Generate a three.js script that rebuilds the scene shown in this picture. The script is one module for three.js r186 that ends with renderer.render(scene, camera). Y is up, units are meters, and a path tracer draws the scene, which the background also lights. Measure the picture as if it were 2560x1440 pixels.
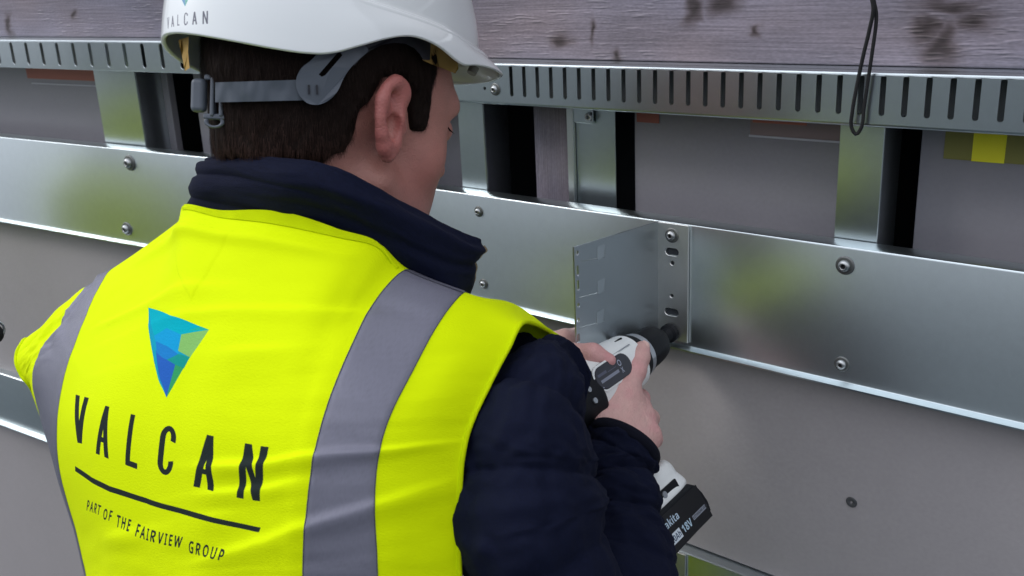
import * as THREE from 'three';
import { mergeGeometries, mergeVertices, toCreasedNormals } from 'three/addons/utils/BufferGeometryUtils.js';
import { RoundedBoxGeometry } from 'three/addons/geometries/RoundedBoxGeometry.js';
import { ImprovedNoise } from 'three/addons/math/ImprovedNoise.js';

// ------------------------------------------------------------------ camera, sky, sun, exposure
const V3 = (x, y, z) => new THREE.Vector3(x, y, z);
const FOC = 2400, CX = 1280, CY = 720;                    // photograph: 2560 x 1440
const AX = V3(0.76298834, 0.16509714, -0.62497338), AY = V3(-0.04765137, -0.94983826, -0.30908999), AZ = V3(-0.6446535, 0.2656129, -0.71684841);
const CAM = V3(0.5228, 1.62, 0.8681);
const scene = new THREE.Scene();
const camera = new THREE.PerspectiveCamera(2 * Math.atan(720 / FOC) * 180 / Math.PI, 16 / 9, 0.05, 400);
{
  const right = V3(AX.x, AY.x, AZ.x), up = V3(-AX.y, -AY.y, -AZ.y), back = V3(-AX.z, -AY.z, -AZ.z);
  camera.matrixAutoUpdate = true;
  camera.quaternion.setFromRotationMatrix(new THREE.Matrix4().makeBasis(right, up, back));
  camera.position.copy(CAM);
  camera.updateMatrixWorld(true);
  camera.focus = 0.9; camera.userData.fStop = 11;
}
const renderer = new THREE.WebGLRenderer({ antialias: true });
renderer.toneMapping = THREE.LinearToneMapping;
renderer.toneMappingExposure = 1.7;
renderer.shadowMap.enabled = true;

const sunDir = V3(-0.62, 0.62, 0.48).normalize();
{
  const w = 256, h = 128, data = new Float32Array(w * h * 4);
  for (let j = 0; j < h; j++) for (let i = 0; i < w; i++) {
    const el = ((j + 0.5) / h - 0.5) * Math.PI, az = ((i + 0.5) / w - 0.5) * 2 * Math.PI;
    const d = V3(Math.cos(el) * Math.cos(az), Math.sin(el), Math.cos(el) * Math.sin(az));
    const s = Math.max(0, d.y);
    let l = 0.95 * (1.3 + 1.7 * s) / 3;                        // overcast: three times brighter overhead than at the horizon
    l *= 1 + 0.55 * Math.pow(Math.max(0, d.dot(sunDir)), 4); // thinner cloud round the sun
    const k = (j * w + i) * 4;
    data[k] = l * 0.93; data[k + 1] = l * 0.97; data[k + 2] = l * 1.07; data[k + 3] = 1;
  }
  const t = new THREE.DataTexture(data, w, h, THREE.RGBAFormat, THREE.FloatType);
  t.mapping = THREE.EquirectangularReflectionMapping; t.magFilter = t.minFilter = THREE.LinearFilter; t.needsUpdate = true;
  scene.background = t; scene.environment = t;
}
const sun = new THREE.DirectionalLight(new THREE.Color(1, 0.97, 0.92), 0.55);
sun.position.copy(sunDir).multiplyScalar(12); sun.target.position.set(0, 1.2, 0);
sun.castShadow = true; sun.shadow.radius = 24; sun.shadow.mapSize.set(2048, 2048);
Object.assign(sun.shadow.camera, { left: -4, right: 4, top: 4, bottom: -4, near: 0.5, far: 30 });
scene.add(sun, sun.target);

// ------------------------------------------------------------------ helpers
let seed = 7;
const rnd = () => { seed |= 0; seed = seed + 0x6D2B79F5 | 0; let t = Math.imul(seed ^ seed >>> 15, 1 | seed); t = t + Math.imul(t ^ t >>> 7, 61 | t) ^ t; return ((t ^ t >>> 14) >>> 0) / 4294967296; };
const pn = new ImprovedNoise();
const N3 = (x, y, z = 0) => pn.noise(x + 31.7, y + 17.3, z + 5.1);
const fbm = (x, y, z = 0, o = 4) => { let a = 0.5, s = 0; for (let i = 0; i < o; i++) { s += a * N3(x, y, z); x = x * 2.03 + 3.1; y = y * 2.03 + 1.7; z = z * 2.03; a *= 0.5; } return s; };
const clamp = (x, a = 0, b = 1) => Math.min(b, Math.max(a, x));
const sm = (a, b, x) => { const t = clamp((x - a) / (b - a)); return t * t * (3 - 2 * t); };
const lerp = (a, b, t) => a + (b - a) * t;
// camera axes (x right, y down, z forward) to world
const c2w = (v) => V3(AX.dot(v), AY.dot(v), AZ.dot(v)).add(CAM);
const c2wd = (v) => V3(AX.dot(v), AY.dot(v), AZ.dot(v));
// a point of the place, found by its direction in the photograph and its real distance in metres
const at = (px, py, d) => c2w(V3((px - CX) / FOC * d, (py - CY) / FOC * d, d));
const toPx = (p) => { const q = p.clone().sub(CAM); const x = q.x * AX.x + q.y * AY.x + q.z * AZ.x, y = q.x * AX.y + q.y * AY.y + q.z * AZ.y, z = q.x * AX.z + q.y * AY.z + q.z * AZ.z; return [CX + x / z * FOC, CY + y / z * FOC, z]; };

const used = {};
const numbered = (n) => { const k = used[n] = (used[n] ?? -1) + 1; return k ? n + '_' + String(k).padStart(3, '0') : n; };
function thing(name, label, category, pos = V3(0, 0, 0), group) {
  const g = new THREE.Group(); g.name = numbered(name); g.position.copy(pos); g.userData = { label, category };
  if (group) g.userData.group = group;
  scene.add(g); return g;
}
function part(name, geo, mat, parent, label) {
  const m = new THREE.Mesh(Array.isArray(geo) ? mergeGeometries(geo.map((g) => clean(g))) : geo, mat);
  m.name = name; m.castShadow = m.receiveShadow = true; if (label) m.userData.label = label;
  parent.add(m); return m;
}
function clean(g) { g = g.index ? g.toNonIndexed() : g; for (const k of Object.keys(g.attributes)) if (!['position', 'normal', 'uv'].includes(k)) g.deleteAttribute(k); if (!g.attributes.uv) g.setAttribute('uv', new THREE.BufferAttribute(new Float32Array(g.attributes.position.count * 2), 2)); g.morphAttributes = {}; return g; }
const box = (w, h, d, x = 0, y = 0, z = 0, r = 0.001) => { const g = new RoundedBoxGeometry(w, h, d, 2, Math.min(r, w / 2.1, h / 2.1, d / 2.1)); boxUV(g); g.translate(x, y, z); return g; };
function boxUV(g) { const p = g.attributes.position, n = g.attributes.normal, uv = g.attributes.uv; for (let i = 0; i < p.count; i++) { const ax = Math.abs(n.getX(i)), ay = Math.abs(n.getY(i)), az = Math.abs(n.getZ(i)); if (az >= ax && az >= ay) uv.setXY(i, p.getX(i), p.getY(i)); else if (ay >= ax) uv.setXY(i, p.getX(i), p.getZ(i)); else uv.setXY(i, p.getZ(i), p.getY(i)); } return g; }
const cyl = (r0, r1, h, seg = 24) => new THREE.CylinderGeometry(r0, r1, h, seg);
// frame from local axes
const basis = (o, x, y, z) => new THREE.Matrix4().makeBasis(x, y, z).setPosition(o);
const setFrame = (obj, o, x, y, z) => { obj.position.copy(o); obj.quaternion.setFromRotationMatrix(new THREE.Matrix4().makeBasis(x, y, z)); obj.updateMatrixWorld(true); };

// textures
function tex(size, fn, { srgb = false, rx = 1, ry = 1, h = size } = {}) {
  const d = new Uint8Array(size * h * 4);
  for (let j = 0; j < h; j++) for (let i = 0; i < size; i++) { const c = fn(i / size, j / h); const k = (j * size + i) * 4; if (typeof c === 'number') d[k] = d[k + 1] = d[k + 2] = clamp(c) * 255; else { d[k] = clamp(c[0]) * 255; d[k + 1] = clamp(c[1]) * 255; d[k + 2] = clamp(c[2]) * 255; } d[k + 3] = 255; }
  const t = new THREE.DataTexture(d, size, h); t.wrapS = t.wrapT = THREE.RepeatWrapping; t.magFilter = THREE.LinearFilter; t.minFilter = THREE.LinearMipmapLinearFilter; t.generateMipmaps = true;
  if (srgb) t.colorSpace = THREE.SRGBColorSpace; t.repeat.set(rx, ry); t.needsUpdate = true; return t;
}
// noise that tiles over [0,1]
const tn = (u, v, f, z = 0) => { const a = u * f, b = v * f, fu = u, fv = v; const n = (x, y) => N3(x, y, z); return lerp(lerp(n(a, b), n(a - f, b), fu), lerp(n(a, b - f), n(a - f, b - f), fu), fv); };

// smooth curves and patches
const cr = (p0, p1, p2, p3, t) => { const r = []; for (let i = 0; i < p1.length; i++) r.push(0.5 * (2 * p1[i] + (p2[i] - p0[i]) * t + (2 * p0[i] - 5 * p1[i] + 4 * p2[i] - p3[i]) * t * t + (3 * p1[i] - p0[i] - 3 * p2[i] + p3[i]) * t * t * t)); return r; };
const spline = (pts, t) => { const n = pts.length - 1, k = clamp(t, 0, 1) * n, i = Math.min(n - 1, Math.floor(k)), f = k - i; return cr(pts[Math.max(0, i - 1)], pts[i], pts[i + 1], pts[Math.min(n, i + 2)], f); };
// grid of points -> surface function S(u, v); cols[i][j]
const patch = (cols, us) => (u, v) => { const n = cols.length - 1; let k; if (us) { let i = 0; while (i < n - 1 && u > us[i + 1]) i++; k = i + clamp((u - us[i]) / (us[i + 1] - us[i])); } else k = u * n; const row = []; const i = Math.min(n - 1, Math.floor(k)); for (let a = Math.max(0, i - 1); a <= Math.min(n, i + 2); a++) row.push([a, spline(cols[a], v)]); const g = (a) => { a = clamp(a, 0, n); return row.find((r) => r[0] === a)[1]; }; return cr(g(i - 1), g(i), g(i + 1), g(i + 2), k - i); };
function gridGeo(fn, nu, nv, { closeU = false } = {}) {   // fn(u, v) -> {p: Vector3, uv?: [u, v]}
  const pos = [], uv = [], idx = [];
  for (let j = 0; j <= nv; j++) for (let i = 0; i <= nu; i++) { const q = fn(i / nu, j / nv); const p = q.p ?? q; pos.push(p.x, p.y, p.z); uv.push(...(q.uv ?? [i / nu, j / nv])); }
  for (let j = 0; j < nv; j++) for (let i = 0; i < nu; i++) { const a = j * (nu + 1) + i, b = a + 1, c = a + nu + 1, d = c + 1; idx.push(a, c, b, b, c, d); }
  const g = new THREE.BufferGeometry(); g.setAttribute('position', new THREE.Float32BufferAttribute(pos, 3)); g.setAttribute('uv', new THREE.Float32BufferAttribute(uv, 2)); g.setIndex(idx); g.computeVertexNormals();
  if (closeU) { const n = g.attributes.normal; for (let j = 0; j <= nv; j++) { const a = j * (nu + 1), b = a + nu; const s = V3(n.getX(a) + n.getX(b), n.getY(a) + n.getY(b), n.getZ(a) + n.getZ(b)).normalize(); n.setXYZ(a, s.x, s.y, s.z); n.setXYZ(b, s.x, s.y, s.z); } }
  return g;
}
// tube with changing round section; centres: Vector3[], radii: [side, front][] ; bump(t, theta) adds metres
function limb(centres, radii, nt, na, bump, ref = V3(0, 0, 1), caps = true) {
  const cs = centres.map((c) => [c.x, c.y, c.z]);
  const P = (t) => V3(...spline(cs, t)), e = 1e-3;
  const fn = (u, v) => {
    const t = v, p = P(t), tan = P(Math.min(1, t + e)).sub(P(Math.max(0, t - e))).normalize();
    const bx = ref.clone().cross(tan).normalize(), by = tan.clone().cross(bx);
    const r = spline(radii, t), th = u * Math.PI * 2; let f = 1;
    if (caps) { f = Math.sqrt(clamp(1 - Math.pow(1 - clamp(t / 0.05), 2))) * Math.sqrt(clamp(1 - Math.pow(1 - clamp((1 - t) / 0.05), 2))); f = Math.max(f, 0.001); }
    const b = bump ? bump(t, th) : 0;
    return { p: p.addScaledVector(bx, Math.cos(th) * (r[0] + b) * f).addScaledVector(by, Math.sin(th) * (r[1] + b) * f), uv: [u, t] };
  };
  return gridGeo(fn, na, nt, { closeU: true });
}
// extruded sheet profile in (z, y), along x
function sheet(pts, th, x0, x1, rad = 0.003) {
  // round the inner corners of the centre line, offset both ways
  const line = [];
  pts.forEach((p, i) => { if (i === 0 || i === pts.length - 1) { line.push(p); return; } const a = pts[i - 1], b = pts[i + 1]; const da = Math.hypot(a[0] - p[0], a[1] - p[1]), db = Math.hypot(b[0] - p[0], b[1] - p[1]); const A = [p[0] + (a[0] - p[0]) / da * rad, p[1] + (a[1] - p[1]) / da * rad], B = [p[0] + (b[0] - p[0]) / db * rad, p[1] + (b[1] - p[1]) / db * rad]; for (let k = 0; k <= 5; k++) { const t = k / 5; line.push([(1 - t) * (1 - t) * A[0] + 2 * t * (1 - t) * p[0] + t * t * B[0], (1 - t) * (1 - t) * A[1] + 2 * t * (1 - t) * p[1] + t * t * B[1]]); } });
  const L = [], R = [];
  line.forEach((p, i) => { const a = line[Math.max(0, i - 1)], b = line[Math.min(line.length - 1, i + 1)]; const dx = b[0] - a[0], dy = b[1] - a[1], l = Math.hypot(dx, dy); L.push([p[0] - dy / l * th / 2, p[1] + dx / l * th / 2]); R.push([p[0] + dy / l * th / 2, p[1] - dx / l * th / 2]); });
  const s = new THREE.Shape([...L, ...R.reverse()].map((p) => new THREE.Vector2(p[0], p[1])));
  let g = new THREE.ExtrudeGeometry(s, { depth: x1 - x0, bevelEnabled: false, steps: 1 });
  g.rotateY(Math.PI / 2);   // shape x -> -z, depth z -> x
  g.scale(1, 1, -1); g.translate(x0, 0, 0);
  const ix = g.index; if (ix) { const a = ix.array; for (let i = 0; i < a.length; i += 3) { const t = a[i]; a[i] = a[i + 1]; a[i + 1] = t; } } else { for (const k of ['position', 'uv', 'normal']) { const at_ = g.attributes[k], n = at_.itemSize, ar = at_.array; for (let i = 0; i < at_.count; i += 3) for (let c = 0; c < n; c++) { const t = ar[i * n + c]; ar[i * n + c] = ar[(i + 1) * n + c]; ar[(i + 1) * n + c] = t; } } }
  g = toCreasedNormals(g, 0.6); boxUV(g); return g;
}
// flat plate with holes in the x, y plane: front face at z0 + th
function plate(outline, holes, th, z0, bev = 0.0004) {
  const s = new THREE.Shape(outline.map((p) => new THREE.Vector2(p[0], p[1])));
  for (const h of holes) s.holes.push(new THREE.Path(h.map((p) => new THREE.Vector2(p[0], p[1]))));
  const g = new THREE.ExtrudeGeometry(s, { depth: th - 2 * bev, bevelEnabled: bev > 0, bevelThickness: bev, bevelSize: bev, bevelOffset: -bev, bevelSegments: 1, curveSegments: 8 });
  g.translate(0, 0, z0 + bev); boxUV(g); return g;
}
const slotPath = (x, y, w, h, n = 6) => { const p = [], vert = h >= w, r = (vert ? w : h) / 2, l = (vert ? h : w) / 2 - r; for (let k = 0; k <= n; k++) { const a = Math.PI * k / n; p.push(vert ? [x + Math.cos(a) * r, y + l + Math.sin(a) * r] : [x + l + Math.sin(a) * r, y + Math.cos(a) * r]); } for (let k = 0; k <= n; k++) { const a = Math.PI + Math.PI * k / n; p.push(vert ? [x + Math.cos(a) * r, y - l + Math.sin(a) * r] : [x - l + Math.sin(a) * r, y + Math.cos(a) * r]); } return vert ? p : p.reverse(); };

// ------------------------------------------------------------------ materials
const grain = (f1, f2, a, b) => tex(256, (u, v) => a + b * (tn(u, v, f1) * 0.7 + tn(u, v, f2, 3) * 0.5));
const rep = (t, r, r2 = r) => { const c = t.clone(); c.repeat.set(r, r2); c.needsUpdate = true; return c; };
const zincBump = tex(512, (u, v) => 0.5 + 0.5 * tn(u, v, 90) + 0.3 * tn(u, v, 40, 2));
// crystal spangle of hot-dip zinc: cells of slightly different tone
const spangle = (() => { const n = 22, c = []; for (let j = 0; j < n; j++) for (let i = 0; i < n; i++) c.push([i + rnd(), j + rnd(), rnd()]); return (u, v) => { const x = u * n, y = v * n, ix = Math.floor(x), iy = Math.floor(y); let b = 9, t = 0; for (let dj = -1; dj <= 1; dj++) for (let di = -1; di <= 1; di++) { const ci = (ix + di + n) % n, cj = (iy + dj + n) % n, p = c[cj * n + ci]; const dx = p[0] - ci + ix + di - x, dy = p[1] - cj + iy + dj - y, d = dx * dx + dy * dy; if (d < b) { b = d; t = p[2]; } } return t; }; })();
const zincCol = tex(512, (u, v) => { const n = 0.93 + 0.022 * (spangle(u, v) - 0.5) + 0.03 * tn(u, v, 8) + 0.03 * tn(u, v, 90, 3); return [n, n, n]; });
const zincRough = tex(512, (u, v) => 0.84 + 0.05 * (spangle((u + 0.37) % 1, v) - 0.5));
const zinc = new THREE.MeshPhysicalMaterial({ color: new THREE.Color().setRGB(0.63, 0.695, 0.715), metalness: 1, roughness: 0.29, map: rep(zincCol, 11) });
const zincBright = new THREE.MeshPhysicalMaterial({ color: new THREE.Color().setRGB(0.64, 0.67, 0.67), metalness: 1, roughness: 0.42, roughnessMap: rep(zincRough, 7) });
const steel = new THREE.MeshStandardMaterial({ color: new THREE.Color().setRGB(0.45, 0.46, 0.46), metalness: 1, roughness: 0.35 });
const rubber = new THREE.MeshStandardMaterial({ color: new THREE.Color().setRGB(0.006, 0.006, 0.007), roughness: 0.85 });
const boardCol = tex(512, (u, v) => { const n = 0.5 + 0.02 * tn(u, v, 4) + 0.015 * tn(u, v, 24, 2) + 0.03 * tn(u, v, 110, 5); return [n * 1.01, n * 0.985, n]; });
const cement = new THREE.MeshStandardMaterial({ color: new THREE.Color().setRGB(0.76, 0.725, 0.725), roughness: 0.7, map: rep(boardCol, 2), bumpMap: rep(zincBump, 4), bumpScale: 0.00012 });
const glossBoard = new THREE.MeshPhysicalMaterial({ color: new THREE.Color().setRGB(0.45, 0.445, 0.49), roughness: 0.5, map: rep(boardCol, 2), clearcoat: 0.5, clearcoatRoughness: 0.3 });
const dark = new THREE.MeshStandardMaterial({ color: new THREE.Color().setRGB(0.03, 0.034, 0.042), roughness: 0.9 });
const woodTex = (knots, seedZ, W = 1.1, H = 0.26) => {
  const kf = (x, y) => { let k = 0, warp = 0; x += 0.012 * N3(x * 30, y * 45, seedZ + 3) + 0.005 * N3(x * 90, y * 160, seedZ + 3); y += 0.009 * N3(x * 34, y * 50, seedZ + 8); for (const [kx, ky, ra, rb] of knots) { const d = Math.hypot((x - kx) / ra, (y - ky) / rb); k = Math.max(k, Math.exp(-d * d * 1.4)); warp += Math.exp(-d * d * 0.35) * (y - ky) / rb * 0.8; } return [k, warp]; };
  const col = tex(2048, (u, v) => { const x = u * W, y = v * H; const [k, w] = kf(x, y); const g = Math.sin((y + 0.006 * N3(x * 2, y * 8, seedZ) + w * 0.004) * 1400) * 0.5 + 0.5; const s = fbm(x * 9, y * 330, seedZ, 4), b = fbm(x * 5, y * 12, seedZ + 4, 3), red = clamp(0.5 + 1.6 * fbm(x * 3.2, y * 7, seedZ + 9, 3)); let n = 0.53 + 0.03 * g + 0.10 * s + 0.15 * b + 0.05 * N3(x * 240, y * 700, seedZ); n *= 1 - 0.58 * k; const rr = lerp(0.97, 1.12, red), bb = lerp(1.08, 0.93, red); return [n * (0.5 + 0.5 * rr + 0.1 * k), n * 0.95, n * (0.52 + 0.48 * bb - 0.06 * k)]; }, { h: 512, srgb: true });
  const bmp = tex(2048, (u, v) => { const x = u * W, y = v * H; const f = Math.max(0, N3(x * 60, y * 420, seedZ + 2)) * sm(-0.1, 0.35, N3(x * 7, y * 16, seedZ + 6) + 0.15); return 0.4 + 0.22 * fbm(x * 14, y * 520, seedZ, 3) + 1.1 * f * f; }, { h: 512 });
  for (const t of [col, bmp]) { t.repeat.set(1 / W, 1 / H); }
  return new THREE.MeshPhysicalMaterial({ map: col, color: new THREE.Color().setRGB(0.74, 0.77, 0.82), roughness: 0.5, bumpMap: bmp, bumpScale: 0.0017, specularIntensity: 0.7 });
};
// ------------------------------------------------------------------ the wall being clad (plane z = 0 is the face of the middle rail)
function struct(name, geo, mat) { const m = part(name, geo, mat, scene); m.name = numbered(name); m.userData.kind = 'structure'; return m; }
{
  const g = new THREE.PlaneGeometry(60, 60); g.rotateX(-Math.PI / 2); for (let i = 0; i < g.attributes.uv.count; i++) g.attributes.uv.setXY(i, g.attributes.position.getX(i), g.attributes.position.getZ(i)); g.translate(0, -0.12, 0);
  struct('ground', g, new THREE.MeshStandardMaterial({ color: new THREE.Color().setRGB(0.085, 0.125, 0.138), roughness: 0.9, map: rep(boardCol, 0.7) }));
}
const one = (name, label, category, geo, mat, frame, group) => { const m = part(numbered(name), geo, mat, scene); m.userData = { label, category }; if (group) m.userData.group = group; if (frame) frame(m); return m; };

// screw with washer and hexagon socket, local: axis +z, seat at z = 0
const screwGeo = (() => {
  const washer = new THREE.LatheGeometry([[0.0001, 0.0016], [0.0068, 0.0016], [0.0080, 0.0010], [0.0082, 0]].map((p) => new THREE.Vector2(...p)), 28); washer.rotateX(Math.PI / 2);
  const head = new THREE.LatheGeometry([[0.0021, 0.0030], [0.0021, 0.0052], [0.0030, 0.0056], [0.0046, 0.0044], [0.0052, 0.0028], [0.0052, 0.0014]].map((p) => new THREE.Vector2(...p)), 24); head.rotateX(Math.PI / 2);
  const sock = cyl(0.0022, 0.0022, 0.0006, 6); sock.rotateX(Math.PI / 2); sock.translate(0, 0, 0.0031);
  for (const g of [washer, head]) g.computeVertexNormals();
  return { washer, head, sock };
})();
const washerDark = new THREE.MeshStandardMaterial({ color: new THREE.Color().setRGB(0.16, 0.165, 0.16), metalness: 0.7, roughness: 0.45 });
function addScrew(parent, x, y, z, s = 1, tilt = 0) {
  const h = part('screw', screwGeo.head, steel, parent); h.position.set(x, y, z); h.scale.setScalar(s); h.rotation.y = tilt;
  part('washer', screwGeo.washer, washerDark, h); part('socket', screwGeo.sock, rubber, h);
  return h;
}
// J-shaped flat rail: face from yb to yt
const railGeo = (x0, x1, yt, yb, th = 0.0016) => sheet([[-0.024, yt - th / 2], [-th / 2, yt - th / 2], [-th / 2, yb], [0.0125, yb]], th, x0, x1, 0.0022);
// -- right-hand wall
const mid = thing('metal_rail', 'wide galvanised rail carrying the protruding bracket, with the drill on it', 'metal rail');
part('rail_face', railGeo(-1.05, 1.0, 1.3605, 1.2215), zinc, mid);
for (const [x, y, s] of [[-0.283, 1.339, 0.85], [-0.282, 1.243, 0.85], [0.189, 1.342, 1.12], [0.192, 1.241, 0.95], [0.62, 1.342, 1], [0.62, 1.241, 1]]) addScrew(mid, x, y, 0.0002, s);
const low = thing('metal_rail', 'lower galvanised rail below the drill battery at the bottom of the picture', 'metal rail');
part('rail_face', railGeo(-1.05, 1.0, 0.9575, 0.8185), zinc, low);
addScrew(low, 0.21, 0.93, 0.0002, 1);

const slots = []; for (let k = -38; k < 36; k++) slots.push([0.0755 + 0.01965 * k, 1.503]);
const topRail = thing('slotted_rail', 'long galvanised slotted rail along the timber board, hung with a black cord', 'slotted rail');
{
  // one short length per slot, butted end to end
  const gs = [];
  for (const [x, y] of slots) { const hole = x > -0.235 || x < -0.33 ? [slotPath(x, y, 0.0052, 0.036)] : Math.abs(x + 0.259) < 0.009 ? [slotPath(x - 0.003, 1.493, 0.004, 0.004)] : []; const w = 0.01965 / 2; gs.push(plate([[x - w, 1.4775], [x + w, 1.4775], [x + w, 1.5205], [x - w, 1.5205]], hole, 0.0016, -0.0016, 0)); }
  part('rail_face', [...gs, sheet([[-0.06, 1.5222], [-0.0008, 1.5222], [-0.0008, 1.5205]], 0.0016, -0.68, 0.77, 0.0012), sheet([[-0.0008, 1.4775], [-0.0008, 1.4762], [-0.004, 1.4752]], 0.0016, -0.68, 0.77, 0.0004)], zinc, topRail);
  part('backing_strip', box(1.36, 0.04, 0.004, 0.10, 1.503, -0.022, 0.001), new THREE.MeshStandardMaterial({ color: new THREE.Color().setRGB(0.10, 0.11, 0.115), roughness: 0.6 }), topRail);  // dark strip added behind the slots so that they look dark
  addScrew(topRail, -0.2445, 1.4925, 0.0002, 0.9);
}
one('timber_board', 'rough sawn grey-brown timber board with dark knots above the long slotted rail', 'timber board', (() => { const g = box(1.5, 0.16, 0.04, 0.03, 1.6035, -0.070, 0.002); const uv = g.attributes.uv; for (let i = 0; i < uv.count; i++) uv.setXY(i, g.attributes.position.getX(i) + 0.45, g.attributes.position.getY(i) - 1.52); return g; })(),
  woodTex([[.269,.026,.012,.010],[.311,.034,.004,.013],[.347,.009,.006,.008],[.443,.059,.010,.02],[.474,.062,.02,.014],[.518,.034,.005,.006],[.693,.022,.016,.022],[.675,.037,.013,.014],[.715,.044,.022,.010],[.70,.056,.03,.006]], 1.3));
// cladding above the plank, so the wall goes on
one('sheathing_board', 'grey board at the very top of the wall above the timber', 'wall board', box(3.2, 1.2, 0.02, 0.5, 2.30, -0.04), cement);
{ const b = one('sheathing_board', 'wide plain grey board between the middle rail and the lower rail', 'wall board', box(2.2, 0.262, 0.012, 0.1, 1.0905, -0.0225), cement);
  const h = new THREE.LatheGeometry([[0.0012, 0.0002], [0.0022, 0.0011], [0.0052, 0.0013], [0.006, 0.0004]].map((p) => new THREE.Vector2(...p)), 20); h.rotateX(Math.PI / 2); h.translate(0.205, 1.083, -0.0165); part('screw_head', h, new THREE.MeshStandardMaterial({ color: new THREE.Color().setRGB(0.12, 0.12, 0.125), metalness: 0.5, roughness: 0.5 }), b); }
one('sheathing_board', 'grey board below the lowest rail', 'wall board', box(2.2, 0.93, 0.012, 0.1, 0.35, -0.0225), cement);
// cavity between the two rails
const zb = -0.075;
const cav = (x0, x1, z, th = 0.012) => box(x1 - x0, 0.26, th, (x0 + x1) / 2, 1.39, z - th / 2, 0.001);
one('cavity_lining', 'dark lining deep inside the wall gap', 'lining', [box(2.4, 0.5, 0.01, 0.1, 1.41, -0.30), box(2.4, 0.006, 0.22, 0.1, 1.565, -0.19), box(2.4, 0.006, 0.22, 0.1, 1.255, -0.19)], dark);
one('backing_board', 'smooth grey board behind the rails left of the bluish post', 'wall board', cav(-0.9, -0.352, zb), glossBoard);
one('backing_board', 'smooth grey board behind the rails, above the bracket and left of the cord post', 'wall board', cav(-0.098, 0.198, zb), glossBoard);
one('backing_board', 'smooth grey board with a yellow strip behind the rails at the right edge', 'wall board', cav(0.226, 1.0, zb), glossBoard);
const post = (x0, x1, label) => { const t = thing('steel_post', label, 'steel post'); const z = -0.028; const g = plate([[x0, 1.26], [x1, 1.26], [x1, 1.519], [x0, 1.519]], [], 0.0016, z); part('front_flange', g, zinc, t); part('side_flange', box(0.0016, 0.26, 0.046, x0 + 0.001, 1.389, z - 0.0235, 0.0004), zinc, t); part('return_flange', box(0.0016, 0.26, 0.046, x1 - 0.001, 1.389, z - 0.0235, 0.0004), zinc, t); return t; };
post(-0.334, -0.291, 'pale bluish galvanised post just right of the face');
post(0.166, 0.208, 'galvanised post below the hanging black cord');
one('timber_stud', 'vertical timber stud with fine grain beside the broad dark gap', 'timber stud', (() => { const g = box(0.062, 0.26, 0.05, -0.206, 1.389, -0.085, 0.0015); const uv = g.attributes.uv, p = g.attributes.position; for (let i = 0; i < uv.count; i++) uv.setXY(i, p.getY(i) - 0.9, (p.getX(i) + 0.25) * 1.4 + 0.02); return g; })(), woodTex([], 4.2));
{
  const t = thing('steel_channel', 'galvanised channel with a clip beside the timber stud', 'steel channel');
  part('web', box(0.062, 0.26, 0.0016, -0.146, 1.389, -0.0608, 0.0004), zinc, t);
  part('lip', box(0.009, 0.245, 0.006, -0.176, 1.372, -0.056, 0.001), zincBright, t);
  const c = part('clip', box(0.034, 0.021, 0.002, -0.160, 1.478 - 0.018, -0.056, 0.0008), zinc, t);
  part('clip_screw', [screwGeo.head.clone().translate(-0.147, 1.458, -0.055)], steel, c);
}
const stripMat = (r, g, b) => new THREE.MeshStandardMaterial({ color: new THREE.Color().setRGB(r, g, b), roughness: 0.55 });  // flat coloured strips laid on the boards behind the rails
one('coloured_strip', 'orange strip under the slotted rail, left of the post with the cord', 'band', [box(0.060, 0.013, 0.0014, 0.082, 1.4665, zb + 0.0012, 0.0003)], stripMat(0.46, 0.15, 0.10));
one('board_strip', 'dull brown strip behind the orange one, left of the post with the cord', 'strip', [box(0.112, 0.026, 0.001, 0.105, 1.459, zb + 0.0006, 0.0003)], stripMat(0.27, 0.20, 0.20));
one('board_strip', 'thin pale strip under the orange one', 'strip', [box(0.12, 0.0022, 0.002, 0.108, 1.4455, zb + 0.001, 0.0004)], stripMat(0.5, 0.5, 0.55));
one('coloured_strip', 'small orange strip beside the narrow dark gap', 'band', [box(0.03, 0.021, 0.0012, -0.079, 1.4625, zb + 0.001, 0.0003)], stripMat(0.30, 0.09, 0.07));
one('coloured_strip', 'faint orange strip close to the eyebrow', 'band', [box(0.04, 0.021, 0.0012, -0.378, 1.4625, zb + 0.001, 0.0003)], stripMat(0.45, 0.2, 0.15));
{
  const t = thing('coloured_strip', 'yellow strip under the slotted rail at the right edge', 'band');
  part('backing', box(0.105, 0.032, 0.001, 0.30, 1.453, zb + 0.0006, 0.0002), stripMat(0.22, 0.21, 0.05), t);
  part('yellow_patch', box(0.028, 0.0335, 0.0014, 0.2865, 1.4535, zb + 0.0012, 0.0003), stripMat(0.85, 0.8, 0.02), t);
}
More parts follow.
